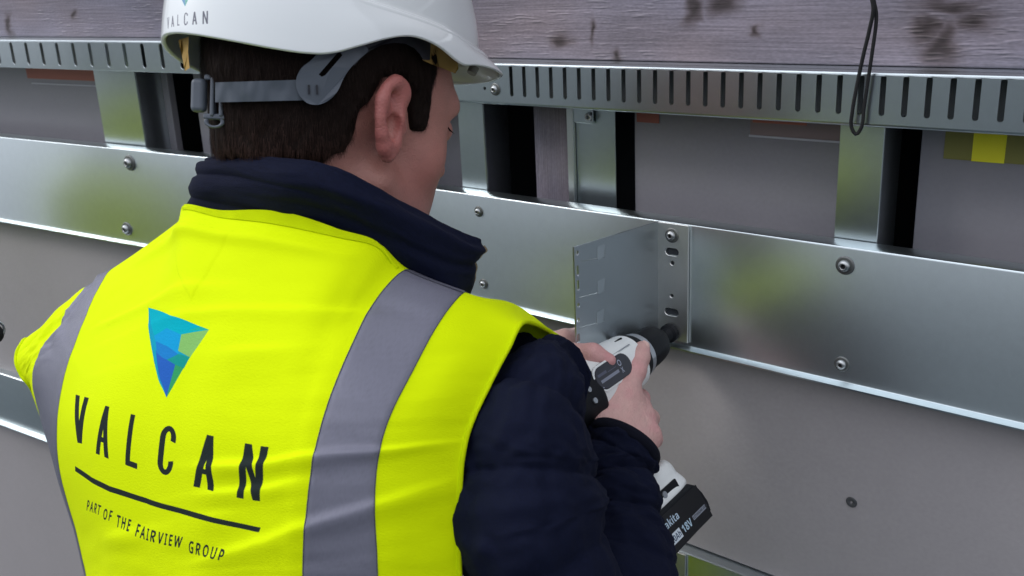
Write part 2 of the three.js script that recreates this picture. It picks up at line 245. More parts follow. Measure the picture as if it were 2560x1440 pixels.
// bracket
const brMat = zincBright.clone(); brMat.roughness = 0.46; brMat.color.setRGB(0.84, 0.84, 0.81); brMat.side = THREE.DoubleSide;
const shadedFinMat = brMat.clone(); shadedFinMat.roughness = 0.5; shadedFinMat.color.setRGB(0.50, 0.545, 0.575);  // darker copy of the flange metal: the fin shade is put into its colour
function bracket(label, y0, withFin) {
  const t = thing('angle_bracket', label, 'bracket');
  const h = [slotPath(0.0006, 0.079 + y0, 0.0165, 0.0085), slotPath(0.001, 0.0665 + y0, 0.0052, 0.0052), slotPath(0.0004, 0.029 + y0, 0.0045, 0.0045), slotPath(0.0004, 0.010 + y0, 0.0175, 0.0085)];
  part('wall_flange', plate([[-0.019, -0.0225 + y0], [0.0205, -0.0225 + y0], [0.0205, 0.1105 + y0], [-0.019, 0.1105 + y0]], h, 0.0026, 0.0012), brMat, t);
  part('dark_hole_plate', [box(0.015, 0.0078, 0.0004, 0.0006, 0.079 + y0, 0.0006, 0.0001), box(0.005, 0.005, 0.0004, 0.001, 0.0665 + y0, 0.0006, 0.0001), box(0.0044, 0.0044, 0.0004, 0.0004, 0.029 + y0, 0.0006, 0.0001), box(0.016, 0.0078, 0.0004, 0.0004, 0.010 + y0, 0.0006, 0.0001)], dark, t);  // thin dark plates behind the holes, standing in for their shade
  addScrew(t, 0.0006, 0.0975 + y0, 0.0038, 1.0); 
  if (withFin) {
    // fin drawn in (z, y)
    const out = [[0.001, -0.0225 + y0], [0.1556, -0.0145 + y0], [0.1549, 0.1187 + y0], [0.001, 0.1105 + y0]];
    const holes = [];
    for (const [z, y, w, hh] of [[0.1501, 1.3611, 0.0042, 0.005], [0.1503, 1.3431, 0.0034, 0.011], [0.1502, 1.3282, 0.0034, 0.011], [0.1505, 1.3077, 0.004, 0.005], [0.1512, 1.2919, 0.004, 0.005], [0.1521, 1.273, 0.004, 0.010]]) holes.push(slotPath(z, y, w, hh, 5));
    for (const [zA, yA, zB, yB] of [[0.1499, 1.3517, 0.1047, 1.3456], [0.1515, 1.3151, 0.1059, 1.3097], [0.1529, 1.2839, 0.1083, 1.2774]]) holes.push([[zA - 0.003, yA - 0.0003], [zB, yB - 0.0002], [zB, yB + 0.0004], [zA - 0.003, yA + 0.0002]]);
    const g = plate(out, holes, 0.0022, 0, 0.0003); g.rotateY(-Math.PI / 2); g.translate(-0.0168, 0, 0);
    part('fin', g, shadedFinMat, t);
    for (const [zB, yB] of [[0.1047, 1.3456], [0.1059, 1.3097], [0.1083, 1.2774]]) {
      // pressed tab: a shallow ramp that rises towards the cut
      const x0 = -0.0166, h = 0.0010, z0 = zB - 0.001, z1 = zB + 0.0125, y0 = yB + 0.0008, y1 = yB + 0.014;
      const tg = new THREE.BufferGeometry(); tg.setAttribute('position', new THREE.Float32BufferAttribute([x0, y1, z0, x0, y1, z1, x0 + h, y0, z1, x0, y1, z0, x0 + h, y0, z1, x0 + h * 0.9, y0, z0 + 0.003, x0, y1, z0, x0 + h * 0.9, y0, z0 + 0.003, x0, y0, z0, x0, y1, z1, x0, y0, z1 + 0.001, x0 + h, y0, z1], 3)); tg.computeVertexNormals();
      const m = part('pressed_tab', tg, shadedFinMat, t);
    }
  }
  return t;
}
bracket('perforated angle bracket with a fin standing out of the rail, being screwed on', 1.2495, true);
bracket('angle bracket on the lower rail below the battery, mostly hidden by the sleeve', 0.8465, false);
// cord loop
{
  const W = [[0.192, 1.66, 0.010], [0.199, 1.61, 0.008], [0.2015, 1.588, 0.007], [0.205, 1.572, 0.006], [0.2035, 1.541, 0.006], [0.2015, 1.517, 0.006], [0.1995, 1.492, 0.006], [0.1985, 1.476, 0.006], [0.194, 1.4685, 0.006], [0.1895, 1.475, 0.007], [0.190, 1.49, 0.008], [0.193, 1.515, 0.008], [0.1965, 1.538, 0.008], [0.2005, 1.56, 0.008], [0.203, 1.578, 0.009], [0.1995, 1.592, 0.009]];
  const c = new THREE.CatmullRomCurve3(W.map((p) => V3(...p)));
  const t = one('cord_loop', 'black cord loop hanging over the slotted rail', 'cord', new THREE.TubeGeometry(c, 160, 0.0017, 8), rubber);
}
// -- left-hand wall section, set at a slight angle
const LX = V3(0.84592997, 0.13740994, -0.51528729), LY = V3(-0.03788229, -0.94831108, -0.31507305), LZ = V3(-0.53194682, 0.28605, -0.79699936);
const LO = at(325, 407, 1.45), lx = c2wd(LX), ly = c2wd(LY), lz = c2wd(LZ);
const left = (o) => setFrame(o, LO, lx, ly, lz);
{
  const r = thing('metal_rail', 'wide galvanised rail left of the jacket collar', 'metal rail'); left(r);
  part('rail_face', railGeo(-1.2, 0.34, 0.0205, -0.1275), zinc, r);
  addScrew(r, 0, 0, 0.0002, 1.45); addScrew(r, -0.0335, -0.1065, 0.0002, 1.3);
  const l2 = thing('metal_rail', 'lower galvanised rail beside the left edge of the vest', 'metal rail'); left(l2);
  part('rail_face', railGeo(-1.2, 0.1, -0.446, -0.5545), zinc, l2);
  const s = thing('slotted_rail', 'galvanised slotted rail at the left behind the helmet', 'slotted rail'); left(s);
  const holes = []; for (let k = -20; k < 8; k++) holes.push(slotPath(-0.0108 + 0.0402 * k, 0.1585, 0.0075, 0.034));
  part('rail_face', [plate([[-1.2, 0.136], [0.36, 0.136], [0.36, 0.177], [-1.2, 0.177]], holes, 0.0016, -0.0016), sheet([[-0.06, 0.1787], [-0.0008, 0.1787], [-0.0008, 0.177]], 0.0016, -1.2, 0.36, 0.0012)], zinc, s);
  one('timber_board', 'rough sawn timber board left of the helmet', 'timber board', (() => { const g = box(1.6, 0.25, 0.04, -0.4, 0.305, -0.070, 0.002); const uv = g.attributes.uv; for (let i = 0; i < uv.count; i++) uv.setXY(i, g.attributes.position.getX(i) + 0.75, g.attributes.position.getY(i) - 0.18); return g; })(), woodTex([[0.59, 0.095, 0.03, 0.03], [0.60, 0.035, 0.008, 0.008], [0.83, 0.03, 0.01, 0.01], [0.42, 0.02, 0.01, 0.02]], 7.7), left);
  one('sheathing_board', 'plain grey board at the left between the rail and the lower rail', 'wall board', box(1.6, 0.318, 0.012, -0.45, -0.288, -0.0225), cement, left);
  one('sheathing_board', 'plain grey board at the lower left corner below the lower rail', 'wall board', box(1.6, 1.0, 0.012, -0.45, -1.056, -0.0225), cement, left);
  one('sheathing_board', 'grey board high up at the left above the timber', 'wall board', box(1.6, 1.2, 0.02, -0.45, 1.03, -0.03), cement, left);
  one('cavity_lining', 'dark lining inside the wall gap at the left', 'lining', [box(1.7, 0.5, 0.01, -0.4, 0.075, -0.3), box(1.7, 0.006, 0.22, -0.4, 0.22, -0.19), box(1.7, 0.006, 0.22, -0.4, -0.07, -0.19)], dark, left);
  const cv = (x0, x1, z) => box(x1 - x0, 0.28, 0.012, (x0 + x1) / 2, 0.078, z - 0.006);
  one('backing_board', 'smooth grey board under the left slotted rail, left of the post', 'wall board', cv(-1.2, 0.018, -0.075), glossBoard, left);
  one('backing_board', 'smooth grey board right of the dark gap behind the head', 'wall board', cv(0.078, 0.4, -0.075), glossBoard, left);
  const p = thing('steel_post', 'galvanised post between the left rails beside the dark gap', 'steel post'); left(p);
  part('front_flange', box(0.098, 0.236, 0.0016, -0.045, 0.057, -0.03, 0.0004), zinc, p); part('side_flange', box(0.0016, 0.236, 0.044, -0.093, 0.057, -0.053, 0.0004), zinc, p); part('return_flange', box(0.0016, 0.236, 0.044, 0.0035, 0.057, -0.053, 0.0004), zinc, p);
  one('coloured_strip', 'orange strip under the left slotted rail', 'band', box(0.24, 0.020, 0.0012, -0.225, 0.119, -0.074, 0.0003), stripMat(0.4, 0.13, 0.09), left);
  one('board_strip', 'thin pale strip under the left orange strip', 'strip', box(0.26, 0.0022, 0.002, -0.205, 0.101, -0.074, 0.0004), stripMat(0.5, 0.5, 0.55), left);
}
{ // something black just looking in at the left edge
  const t = thing('tool_handle', 'rounded black tool end poking in at the left edge of the picture', 'tool', at(-18, 826, 1.15));
  const g = new THREE.CapsuleGeometry(0.0125, 0.05, 8, 20); g.rotateZ(Math.PI / 2 - 0.1); g.translate(-0.028, -0.003, 0); part('grip', g, rubber, t);
  const r = new THREE.TorusGeometry(0.0118, 0.0014, 8, 28); r.rotateY(Math.PI / 2); r.translate(0.0035, 0, 0); part('highlight_ring', r, zincBright, t);  // pale ring stands in for a highlight on the black end
}
{ // unseen vest and pole, added only so lime shows in the left-hand rails
  const o = at(-560, 660, 1.47), p = one('added_pole', 'unseen pole added beside the lime vest, out of view to the left', 'scaffold pole', cyl(0.024, 0.024, 2.6, 24).translate(o.x - 0.06, 1.18, o.z - 0.02), steel);
  const g = new THREE.BoxGeometry(0.30, 0.34, 0.012, 24, 24, 2), P = g.attributes.position; for (let i = 0; i < P.count; i++) { const x = P.getX(i), y = P.getY(i); P.setX(i, x * (1 - 0.35 * sm(0.05, 0.17, y))); P.setZ(i, P.getZ(i) + 0.02 * Math.sin(x * 34) * sm(0.17, -0.1, y) - 0.3 * x * x); }
  g.computeVertexNormals(); g.rotateY(Math.atan2(LO.x - o.x, LO.z - o.z)); g.translate(o.x, o.y, o.z);
  one('added_vest', 'unseen lime vest added at the left for its reflection in the rails', 'vest', g, new THREE.MeshStandardMaterial({ color: new THREE.Color().setRGB(0.66, 0.8, 0.003), roughness: 0.85 }));
}
// hoarding that stands across the site: seen only as the dark cast in the metal
{
  const t = thing('site_hoarding', 'pale grey boarded hoarding across the site, opposite the wall', 'hoarding');
  const m = new THREE.MeshStandardMaterial({ color: new THREE.Color().setRGB(0.20, 0.225, 0.24), roughness: 0.7 });
  for (let k = 0; k < 9; k++) part('panel', box(1.19, 2.3, 0.02, -4.8 + 1.2 * k, 1.03, 4.2), m, t);
  part('top_rail', box(10.9, 0.1, 0.06, 0, 2.24, 4.225), m, t);
}
// ------------------------------------------------------------------ signed distances and a surface-nets mesher
const smin = (a, b, k) => { const h = Math.max(k - Math.abs(a - b), 0) / k; return Math.min(a, b) - h * h * k * 0.25; };
const smax = (a, b, k) => -smin(-a, -b, k);
const cone = (p, a, b, ra, rb) => { const bx = b[0] - a[0], by = b[1] - a[1], bz = b[2] - a[2], px = p[0] - a[0], py = p[1] - a[1], pz = p[2] - a[2]; const t = clamp((px * bx + py * by + pz * bz) / (bx * bx + by * by + bz * bz)); const dx = px - bx * t, dy = py - by * t, dz = pz - bz * t; return Math.sqrt(dx * dx + dy * dy + dz * dz) - (ra + (rb - ra) * t); };
const ell = (p, c, r) => { const x = (p[0] - c[0]) / r[0], y = (p[1] - c[1]) / r[1], z = (p[2] - c[2]) / r[2]; const k0 = Math.hypot(x, y, z), k1 = Math.hypot(x / r[0], y / r[1], z / r[2]); return k1 < 1e-9 ? -Math.min(...r) : k0 * (k0 - 1) / k1; };
const chain = (p, pts, rs, k = 0.004) => { let d = 1e9; for (let i = 0; i < pts.length - 1; i++) { const e = cone(p, pts[i], pts[i + 1], rs[i], rs[i + 1]); d = i ? smin(d, e, k) : e; } return d; };
function nets(f, lo, hi, cell) {
  const nx = Math.ceil((hi[0] - lo[0]) / cell) + 1, ny = Math.ceil((hi[1] - lo[1]) / cell) + 1, nz = Math.ceil((hi[2] - lo[2]) / cell) + 1;
  const F = new Float32Array(nx * ny * nz), id = (i, j, k) => i + nx * (j + ny * k);
  for (let k = 0; k < nz; k++) for (let j = 0; j < ny; j++) for (let i = 0; i < nx; i++) F[id(i, j, k)] = f([lo[0] + i * cell, lo[1] + j * cell, lo[2] + k * cell]);
  const vi = new Int32Array(nx * ny * nz).fill(-1), pos = [], idx = [];
  const E = [[0, 1], [0, 2], [0, 4], [1, 3], [1, 5], [2, 3], [2, 6], [3, 7], [4, 5], [4, 6], [5, 7], [6, 7]];
  for (let k = 0; k < nz - 1; k++) for (let j = 0; j < ny - 1; j++) for (let i = 0; i < nx - 1; i++) {
    const v = []; let m = 0; for (let c = 0; c < 8; c++) { const x = F[id(i + (c & 1), j + (c >> 1 & 1), k + (c >> 2 & 1))]; v.push(x); if (x < 0) m |= 1 << c; }
    if (m === 0 || m === 255) continue;
    let n = 0, sx = 0, sy = 0, sz = 0;
    for (const [a, b] of E) if ((v[a] < 0) !== (v[b] < 0)) { const t = v[a] / (v[a] - v[b]); sx += (a & 1) + ((b & 1) - (a & 1)) * t; sy += (a >> 1 & 1) + ((b >> 1 & 1) - (a >> 1 & 1)) * t; sz += (a >> 2 & 1) + ((b >> 2 & 1) - (a >> 2 & 1)) * t; n++; }
    vi[id(i, j, k)] = pos.length / 3; pos.push(lo[0] + (i + sx / n) * cell, lo[1] + (j + sy / n) * cell, lo[2] + (k + sz / n) * cell);
  }
  const quad = (a, b, c, d, flip) => { if (a < 0 || b < 0 || c < 0 || d < 0) return; if (flip) idx.push(a, c, b, a, d, c); else idx.push(a, b, c, a, c, d); };
  for (let k = 1; k < nz - 1; k++) for (let j = 1; j < ny - 1; j++) for (let i = 1; i < nx - 1; i++) {
    const s = F[id(i, j, k)] < 0;
    if (s !== F[id(i + 1, j, k)] < 0) quad(vi[id(i, j - 1, k - 1)], vi[id(i, j, k - 1)], vi[id(i, j, k)], vi[id(i, j - 1, k)], !s);
    if (s !== F[id(i, j + 1, k)] < 0) quad(vi[id(i - 1, j, k - 1)], vi[id(i - 1, j, k)], vi[id(i, j, k)], vi[id(i, j, k - 1)], !s);
    if (s !== F[id(i, j, k + 1)] < 0) quad(vi[id(i - 1, j - 1, k)], vi[id(i, j - 1, k)], vi[id(i, j, k)], vi[id(i - 1, j, k)], !s);
  }
  const g = new THREE.BufferGeometry(); g.setAttribute('position', new THREE.Float32BufferAttribute(pos, 3)); g.setIndex(idx);
  // normals from the field, so that the surface shades smoothly
  const nor = new Float32Array(pos.length), e = cell * 0.6;
  for (let i = 0; i < pos.length; i += 3) { const x = pos[i], y = pos[i + 1], z = pos[i + 2]; const gx = f([x + e, y, z]) - f([x - e, y, z]), gy = f([x, y + e, z]) - f([x, y - e, z]), gz = f([x, y, z + e]) - f([x, y, z - e]); const l = Math.hypot(gx, gy, gz) || 1; nor[i] = gx / l; nor[i + 1] = gy / l; nor[i + 2] = gz / l; }
  g.setAttribute('normal', new THREE.BufferAttribute(nor, 3));
  g.setAttribute('uv', new THREE.BufferAttribute(new Float32Array(pos.length / 3 * 2), 2));
  return g;
}
function paint(g, fn) { const p = g.attributes.position, c = new Float32Array(p.count * 3); for (let i = 0; i < p.count; i++) { const q = fn(p.getX(i), p.getY(i), p.getZ(i)); c[i * 3] = q[0]; c[i * 3 + 1] = q[1]; c[i * 3 + 2] = q[2]; } g.setAttribute('color', new THREE.BufferAttribute(c, 3)); return g; }
// where on a surface S(u, v) a mark of the photograph lies
function locate(S, px, py, u0 = 0, u1 = 1, v0 = 0, v1 = 1) {
  let best = [0, 0, 1e9];
  const tryAt = (u, v) => { const q = toPx(S(u, v)); const e = Math.hypot(q[0] - px, q[1] - py) + q[2] * 0.5; if (e < best[2]) best = [u, v, e]; };
  for (let i = 0; i <= 40; i++) for (let j = 0; j <= 40; j++) tryAt(lerp(u0, u1, i / 40), lerp(v0, v1, j / 40));
  let su = (u1 - u0) / 40, sv = (v1 - v0) / 40;
  for (let k = 0; k < 9; k++) { const [u, v] = best; for (let i = -2; i <= 2; i++) for (let j = -2; j <= 2; j++) tryAt(clamp(u + i * su / 2, u0, u1), clamp(v + j * sv / 2, v0, v1)); su /= 2; sv /= 2; }
  return best;
}

// ------------------------------------------------------------------ the worker
const person = thing('person', 'worker in a lime high-visibility vest and navy jacket, seen from behind, holding the drill', 'person');
const navyCol = tex(256, (u, v) => { const n = 0.8 + 0.25 * tn(u, v, 60) + 0.2 * tn(u, v, 20, 3); return [n, n, n]; });
const navyBump = tex(256, (u, v) => 0.5 + 0.5 * tn(u, v, 100) + 0.3 * tn(u, v, 50, 4));
const navy = new THREE.MeshPhysicalMaterial({ color: new THREE.Color().setRGB(0.0038, 0.0063, 0.0235), roughness: 0.85, specularIntensity: 0.3, sheen: 0.10, sheenRoughness: 0.6, sheenColor: new THREE.Color().setRGB(0.10, 0.11, 0.2), map: rep(navyCol, 8, 14), bumpMap: rep(navyBump, 10, 18), bumpScale: 0.0006, side: THREE.DoubleSide });
const navyDark = navy.clone(); navyDark.color.setRGB(0.006, 0.007, 0.016);

// ---- vest: a sheet through measured points on its seams and edges, shoulder seam at the top, hem at the bottom
const VC = [
  /* left armhole */ [[90, 850, 1.06], [62, 850, 1.0], [40, 890, .985], [52, 935, .98], [78, 972, .985], [112, 1060, 1.03], [160, 1180, 1.02], [215, 1350, 1.01], [240, 1500, 1.01], [290, 1800, 1.02]],
  /* tape, outer */ [[262, 722, 1.02], [238, 703, .955], [168, 782, .93], [108, 868, .925], [80, 938, .928], [99, 1040, .94], [145, 1180, .948], [212, 1350, .985], [245, 1500, .985], [295, 1800, 1.0]],
  /* tape, inner */ [[300, 690, 1.0], [275, 676, .935], [224, 765, .90], [186, 865, .885], [159, 950, .88], [143, 1060, .882], [150, 1180, .897], [196, 1352, .918], [224, 1500, .918], [274, 1800, .935]],
  /* left back */ [[452, 580, .93], [438, 563, .87], [375, 715, .825], [310, 840, .812], [265, 950, .802], [236, 1060, .80], [236, 1180, .803], [268, 1350, .805], [292, 1500, .81], [332, 1800, .84]],
  /* collar start */ [[466, 545, .845], [458, 520, .822], [448, 680, .788], [420, 830, .766], [395, 960, .756], [375, 1090, .752], [370, 1220, .754], [385, 1370, .756], [400, 1500, .76], [430, 1800, .79]],
  [[560, 560, .82], [555, 540, .795], [530, 690, .768], [497, 835, .748], [468, 970, .738], [446, 1100, .733], [438, 1230, .734], [446, 1375, .736], [456, 1500, .741], [480, 1800, .77]],
  [[690, 575, .80], [680, 555, .775], [630, 700, .753], [580, 845, .733], [545, 985, .722], [522, 1112, .717], [511, 1240, .717], [512, 1380, .72], [517, 1500, .725], [532, 1800, .755]],
  [[862, 615, .788], [850, 592, .762], [785, 725, .738], [722, 865, .718], [680, 1005, .706], [655, 1130, .701], [641, 1255, .70], [636, 1388, .702], [637, 1500, .707], [642, 1800, .735]],
  [[962, 640, .79], [945, 615, .763], [868, 745, .74], [802, 873, .715], [755, 1008, .70], [725, 1130, .694], [708, 1258, .692], [700, 1390, .694], [698, 1500, .699], [700, 1800, .727]],
  /* right tape, inner */ [[1054, 692, .80], [1006, 679, .77], [932, 762, .745], [872, 880, .715], [820, 1010, .697], [788, 1130, .69], [769, 1260, .688], [759, 1390, .69], [757, 1500, .695], [757, 1800, .72]],
  /* right tape, outer */ [[1176, 739, .81], [1152, 737, .777], [1092, 815, .745], [1030, 930, .72], [975, 1040, .70], [946, 1140, .693], [936, 1260, .69], [942, 1390, .692], [945, 1500, .697], [950, 1800, .72]],
  [[1286, 760, .84], [1236, 768, .785], [1184, 840, .752], [1132, 940, .728], [1080, 1045, .71], [1050, 1140, .703], [1042, 1260, .70], [1046, 1390, .703], [1050, 1500, .708], [1055, 1800, .73]],
  /* right armhole */ [[1402, 846, .885], [1314, 803, .79], [1270, 872, .762], [1226, 955, .745], [1182, 1048, .73], [1156, 1140, .722], [1147, 1260, .72], [1147, 1390, .72], [1150, 1500, .725], [1155, 1800, .75]],
];
const VU = (() => { const us = [0]; const w = VC.map((c) => [c[3], c[5], c[7]].map((p) => at(...p))); for (let i = 1; i < VC.length; i++) us.push(us[i - 1] + w[i].reduce((s, p, k) => s + p.distanceTo(w[i - 1][k]), 0) / 3); return us.map((x) => x / us[us.length - 1]); })();
const vestRaw = patch(VC, VU), VS0 = (u, v) => at(...vestRaw(u, v));
const nrm = (S, u, v, e = 2e-3) => { const a = S(Math.min(1, u + e), v).sub(S(Math.max(0, u - e), v)), b = S(u, Math.min(1, v + e)).sub(S(u, Math.max(0, v - e))); return b.cross(a).normalize(); };
// soft folds in the cloth: real relief, a few millimetres
const fold = (x, w) => Math.exp(-x * x / (w * w));
function vestRelief(u, v) {
  let d = 0.0024 * fbm(u * 3.1 + v * 2.2, v * 6 - u * 1.5, 1, 3) + 0.0012 * fbm(u * 5, v * 16 + u * 4, 4, 2);
  const line = (u0, v0, u1, v1, w, h) => { const dx = u1 - u0, dy = v1 - v0, l = Math.hypot(dx, dy); const t = ((u - u0) * dx + (v - v0) * dy) / (l * l), s = ((u - u0) * dy - (v - v0) * dx) / l; d += 0.72 * h * fold(s, s > 0 ? w * 0.55 : w * 1.3) * sm(-0.15, 0.2, t) * sm(1.15, 0.8, t); };
  line(0.30, 0.36, 0.80, 0.25, 0.016, 0.0040); line(0.36, 0.44, 0.74, 0.34, 0.02, 0.0032); line(0.30, 0.29, 0.62, 0.24, 0.014, 0.003);
  line(0.60, 0.62, 0.97, 0.52, 0.018, 0.0045); line(0.66, 0.80, 0.98, 0.62, 0.022, 0.004); line(0.55, 0.70, 0.80, 0.62, 0.016, 0.0028); line(0.42, 0.78, 0.70, 0.70, 0.02, 0.003);
  line(0.16, 0.30, 0.30, 0.42, 0.018, 0.003);
  // crinkled outer tape on the left
  d *= 1 - 0.86 * sm(0.12, 0.2, u) * sm(0.70, 0.63, u) * sm(0.26, 0.33, v) * sm(0.78, 0.72, v);
  d += 0.009 * sm(0.012, 0.05, u) * sm(0.2, 0.12, u) * sm(0.5, 0.2, v) * fbm(u * 26, v * 24, 8, 2);
  d += 0.0035 * fold(v - 0.155, 0.012) * sm(0.3, 0.4, u) * sm(0.78, 0.7, u);   // ridge under the neck hem
  return d * sm(0.0, 0.12, v);
}
const VS = (u, v) => VS0(u, v).addScaledVector(nrm(VS0, u, v), vestRelief(u, v));
const vestTex = (() => {
  const S = 2048, cv = document.createElement('canvas'); cv.width = cv.height = S; const c = cv.getContext('2d');
  c.fillStyle = 'rgb(216,237,5)'; c.fillRect(0, 0, S, S);
  const Z = (x, y) => { const r = locate(VS0, x / 1.5325, 500 + y / 1.5325, 0.05, 0.95, 0.1, 0.97); return [r[0] * S, r[1] * S]; };
  const ink = 'rgb(38,46,44)';
  // double layer of cloth at the nape
  const poly = (pts, col) => { c.fillStyle = col; c.beginPath(); pts.forEach((p, i) => { const q = Z(...p); if (i) c.lineTo(...q); else c.moveTo(...q); }); c.closePath(); c.fill(); };
  // letters
  const letter = (tl, tr, bl, fn) => { const A = Z(...tl), B = Z(...tr), C = Z(...bl); c.save(); c.setTransform(B[0] - A[0], B[1] - A[1], C[0] - A[0], C[1] - A[1], A[0], A[1]); c.strokeStyle = c.fillStyle = ink; fn(); c.restore(); };
  const strokes = (lines, w, wv) => { for (const l of lines) for (let i = 0; i < l.length - 1; i++) { const [x0, y0] = l[i], [x1, y1] = l[i + 1]; const horiz = Math.abs(x1 - x0) > Math.abs(y1 - y0) * 3; c.beginPath(); if (horiz) { c.moveTo(x0, y0 - wv / 2); c.lineTo(x1, y1 - wv / 2); c.lineTo(x1, y1 + wv / 2); c.lineTo(x0, y0 + wv / 2); } else { c.moveTo(x0 - w / 2, y0); c.lineTo(x0 + w / 2, y0); c.lineTo(x1 + w / 2, y1); c.lineTo(x1 - w / 2, y1); } c.closePath(); c.fill(); } };
  const Vl = () => strokes([[[0.14, 0], [0.5, 1]], [[0.86, 0], [0.5, 1]]], 0.34, 0.12), Al = () => strokes([[[0.5, 0], [0.13, 1]], [[0.5, 0], [0.87, 1]], [[0.26, 0.68], [0.74, 0.68]]], 0.34, 0.10);
  letter([291, 746], [339, 758], [281, 926], Vl);
  letter([390, 784], [434, 797], [369, 972], Al);
  letter([503, 820], [548, 832], [481, 1014], () => strokes([[[0.15, 0], [0.15, 1]], [[0.02, 0.95], [0.95, 0.95]]], 0.36, 0.11));
  letter([618, 856], [690, 875], [596, 1045], () => { c.lineWidth = 0.14; c.beginPath(); const P = []; for (let k = 0; k <= 40; k++) { const a = lerp(-0.25, -Math.PI * 2 + 0.25, k / 40); } strokes([[[0.18, 0.25], [0.18, 0.75]]], 0.28, 0.1); const arc = (cy, a0, a1) => { c.beginPath(); const o = [], n = []; for (let k = 0; k <= 14; k++) { const a = lerp(a0, a1, k / 14); o.push([0.47 + 0.43 * Math.cos(a), cy + 0.25 * Math.sin(a)]); n.push([0.47 + 0.15 * Math.cos(a), cy + 0.14 * Math.sin(a)]); } [...o, ...n.reverse()].forEach((p, i) => i ? c.lineTo(...p) : c.moveTo(...p)); c.closePath(); c.fill(); }; arc(0.255, Math.PI, 2 * Math.PI + 0.25); arc(0.745, Math.PI, -0.25); });
  letter([768, 893], [844, 911], [743, 1098], Al);
  letter([943, 932], [1030, 946], [915, 1139], () => strokes([[[0.13, 0], [0.13, 1]], [[0.13, 0], [0.87, 1]], [[0.87, 0], [0.87, 1]]], 0.30, 0.1));
  // rule
  { const pts = [[288, 1029], [350, 1072], [420, 1107], [560, 1152], [720, 1199], [860, 1234], [996, 1264]].map((p) => Z(...p)); c.strokeStyle = ink; c.lineWidth = 21; c.lineJoin = 'round'; c.beginPath(); pts.forEach((p, i) => i ? c.lineTo(...p) : c.moveTo(...p)); c.stroke(); }
  const word = (t, tl, tr, bl) => letter(tl, tr, bl, () => { c.textBaseline = 'alphabetic'; const fs = 100; c.font = fs + 'px sans-serif'; const w = c.measureText(t).width; const sp = t.length > 1 ? 0.22 * fs : 0; c.scale(1 / (w + sp * (t.length - 1)), 1 / 72); let x = 0; for (const ch of t) { c.fillText(ch, x, 72); c.lineWidth = 6; c.strokeText(ch, x, 72); x += c.measureText(ch).width + sp; } });
  word('PART', [335, 1150], [388, 1172], [331, 1187]); word('OF', [398, 1183], [432, 1193], [394, 1222]); word('THE', [449, 1207], [504, 1227], [445, 1250]); word('FAIRVIEW', [526, 1240], [703, 1292], [522, 1283]); word('GROUP', [726, 1305], [870, 1340], [722, 1350]);
  // triangle emblem in facets
  const T = [[573, 415], [800, 497], [638, 757]];
  poly(T, 'rgb(20,150,175)');
  poly([[573, 415], [800, 497], [700, 545], [640, 490], [592, 520]], 'rgb(0,165,180)');
  poly([[590, 520], [640, 490], [700, 520], [682, 592], [605, 570]], 'rgb(20,150,200)');
  poly([[694, 515], [800, 497], [728, 603], [682, 578]], 'rgb(128,182,100)');
  poly([[720, 500], [800, 497], [770, 485]], 'rgb(30,168,150)');
  poly([[597, 575], [684, 592], [655, 700], [638, 757]], 'rgb(40,95,178)');
  poly([[597, 540], [640, 560], [684, 592], [640, 612], [600, 585]], 'rgb(30,122,188)');
  poly([[684, 590], [728, 603], [638, 757], [655, 690]], 'rgb(52,152,95)');
  poly([[640, 612], [684, 590], [728, 603], [705, 645], [670, 630]], 'rgb(25,145,135)');
  const t = new THREE.CanvasTexture(cv); t.colorSpace = THREE.SRGBColorSpace; t.flipY = false; t.needsUpdate = true; return t;
})();
const limeBump = tex(256, (u, v) => 0.5 + 0.25 * Math.sin(u * 2 * Math.PI * 40) * Math.sin(v * 2 * Math.PI * 40) + 0.35 * tn(u, v, 30));
const lime = new THREE.MeshPhysicalMaterial({ map: vestTex, roughness: 0.8, specularIntensity: 0.12, sheen: 0.0, sheenRoughness: 0.5, sheenColor: new THREE.Color().setRGB(0.8, 0.9, 0.1), bumpMap: rep(limeBump, 9, 9), bumpScale: 0.0003, side: THREE.DoubleSide });
const limePlain = lime.clone(); limePlain.map = null; limePlain.color.setRGB(0.685, 0.845, 0.002);
const vest = part('high_visibility_vest', gridGeo((u, v) => ({ p: VS(u, v), uv: [u, v] }), 170, 230), lime, person, 'lime high-visibility vest with triangle emblem and lettering on the back');
const tapeCol = tex(256, (u, v) => { const n = 0.9 + 0.08 * tn(u, v, 70) + 0.1 * tn(u, v, 8, 2); return [n, n, n]; });
const tapeGrey = new THREE.MeshPhysicalMaterial({ color: new THREE.Color().setRGB(0.20, 0.20, 0.255), roughness: 0.42, metalness: 0.35, map: rep(tapeCol, 4, 10), bumpMap: rep(limeBump, 3, 18), bumpScale: 0.00025, side: THREE.DoubleSide });
{ // doubled cloth sewn in at the nape
  const q = [[690, 108], [905, 125], [735, 400]].map((z) => locate(VS0, z[0] / 1.5325, 500 + z[1] / 1.5325, 0.05, 0.95, 0.1, 0.97));
  part('nape_gusset', gridGeo((a, b) => { const k = 1 - b, w = [k * (1 - a), k * a, b]; const u = w[0] * q[0][0] + w[1] * q[1][0] + w[2] * q[2][0], v = w[0] * q[0][1] + w[1] * q[1][1] + w[2] * q[2][1]; const e = Math.min(w[0], w[1], w[2]); return { p: VS(u, v).addScaledVector(nrm(VS0, u, v), -0.0002 + 0.0007 * sm(0, 0.06, e + (w[2] < 0.001 ? 0.06 : 0))), uv: [u, v] }; }, 60, 70), lime, vest);
}
const stitchMat = new THREE.MeshStandardMaterial({ color: new THREE.Color().setRGB(0.06, 0.06, 0.08), roughness: 0.9 });
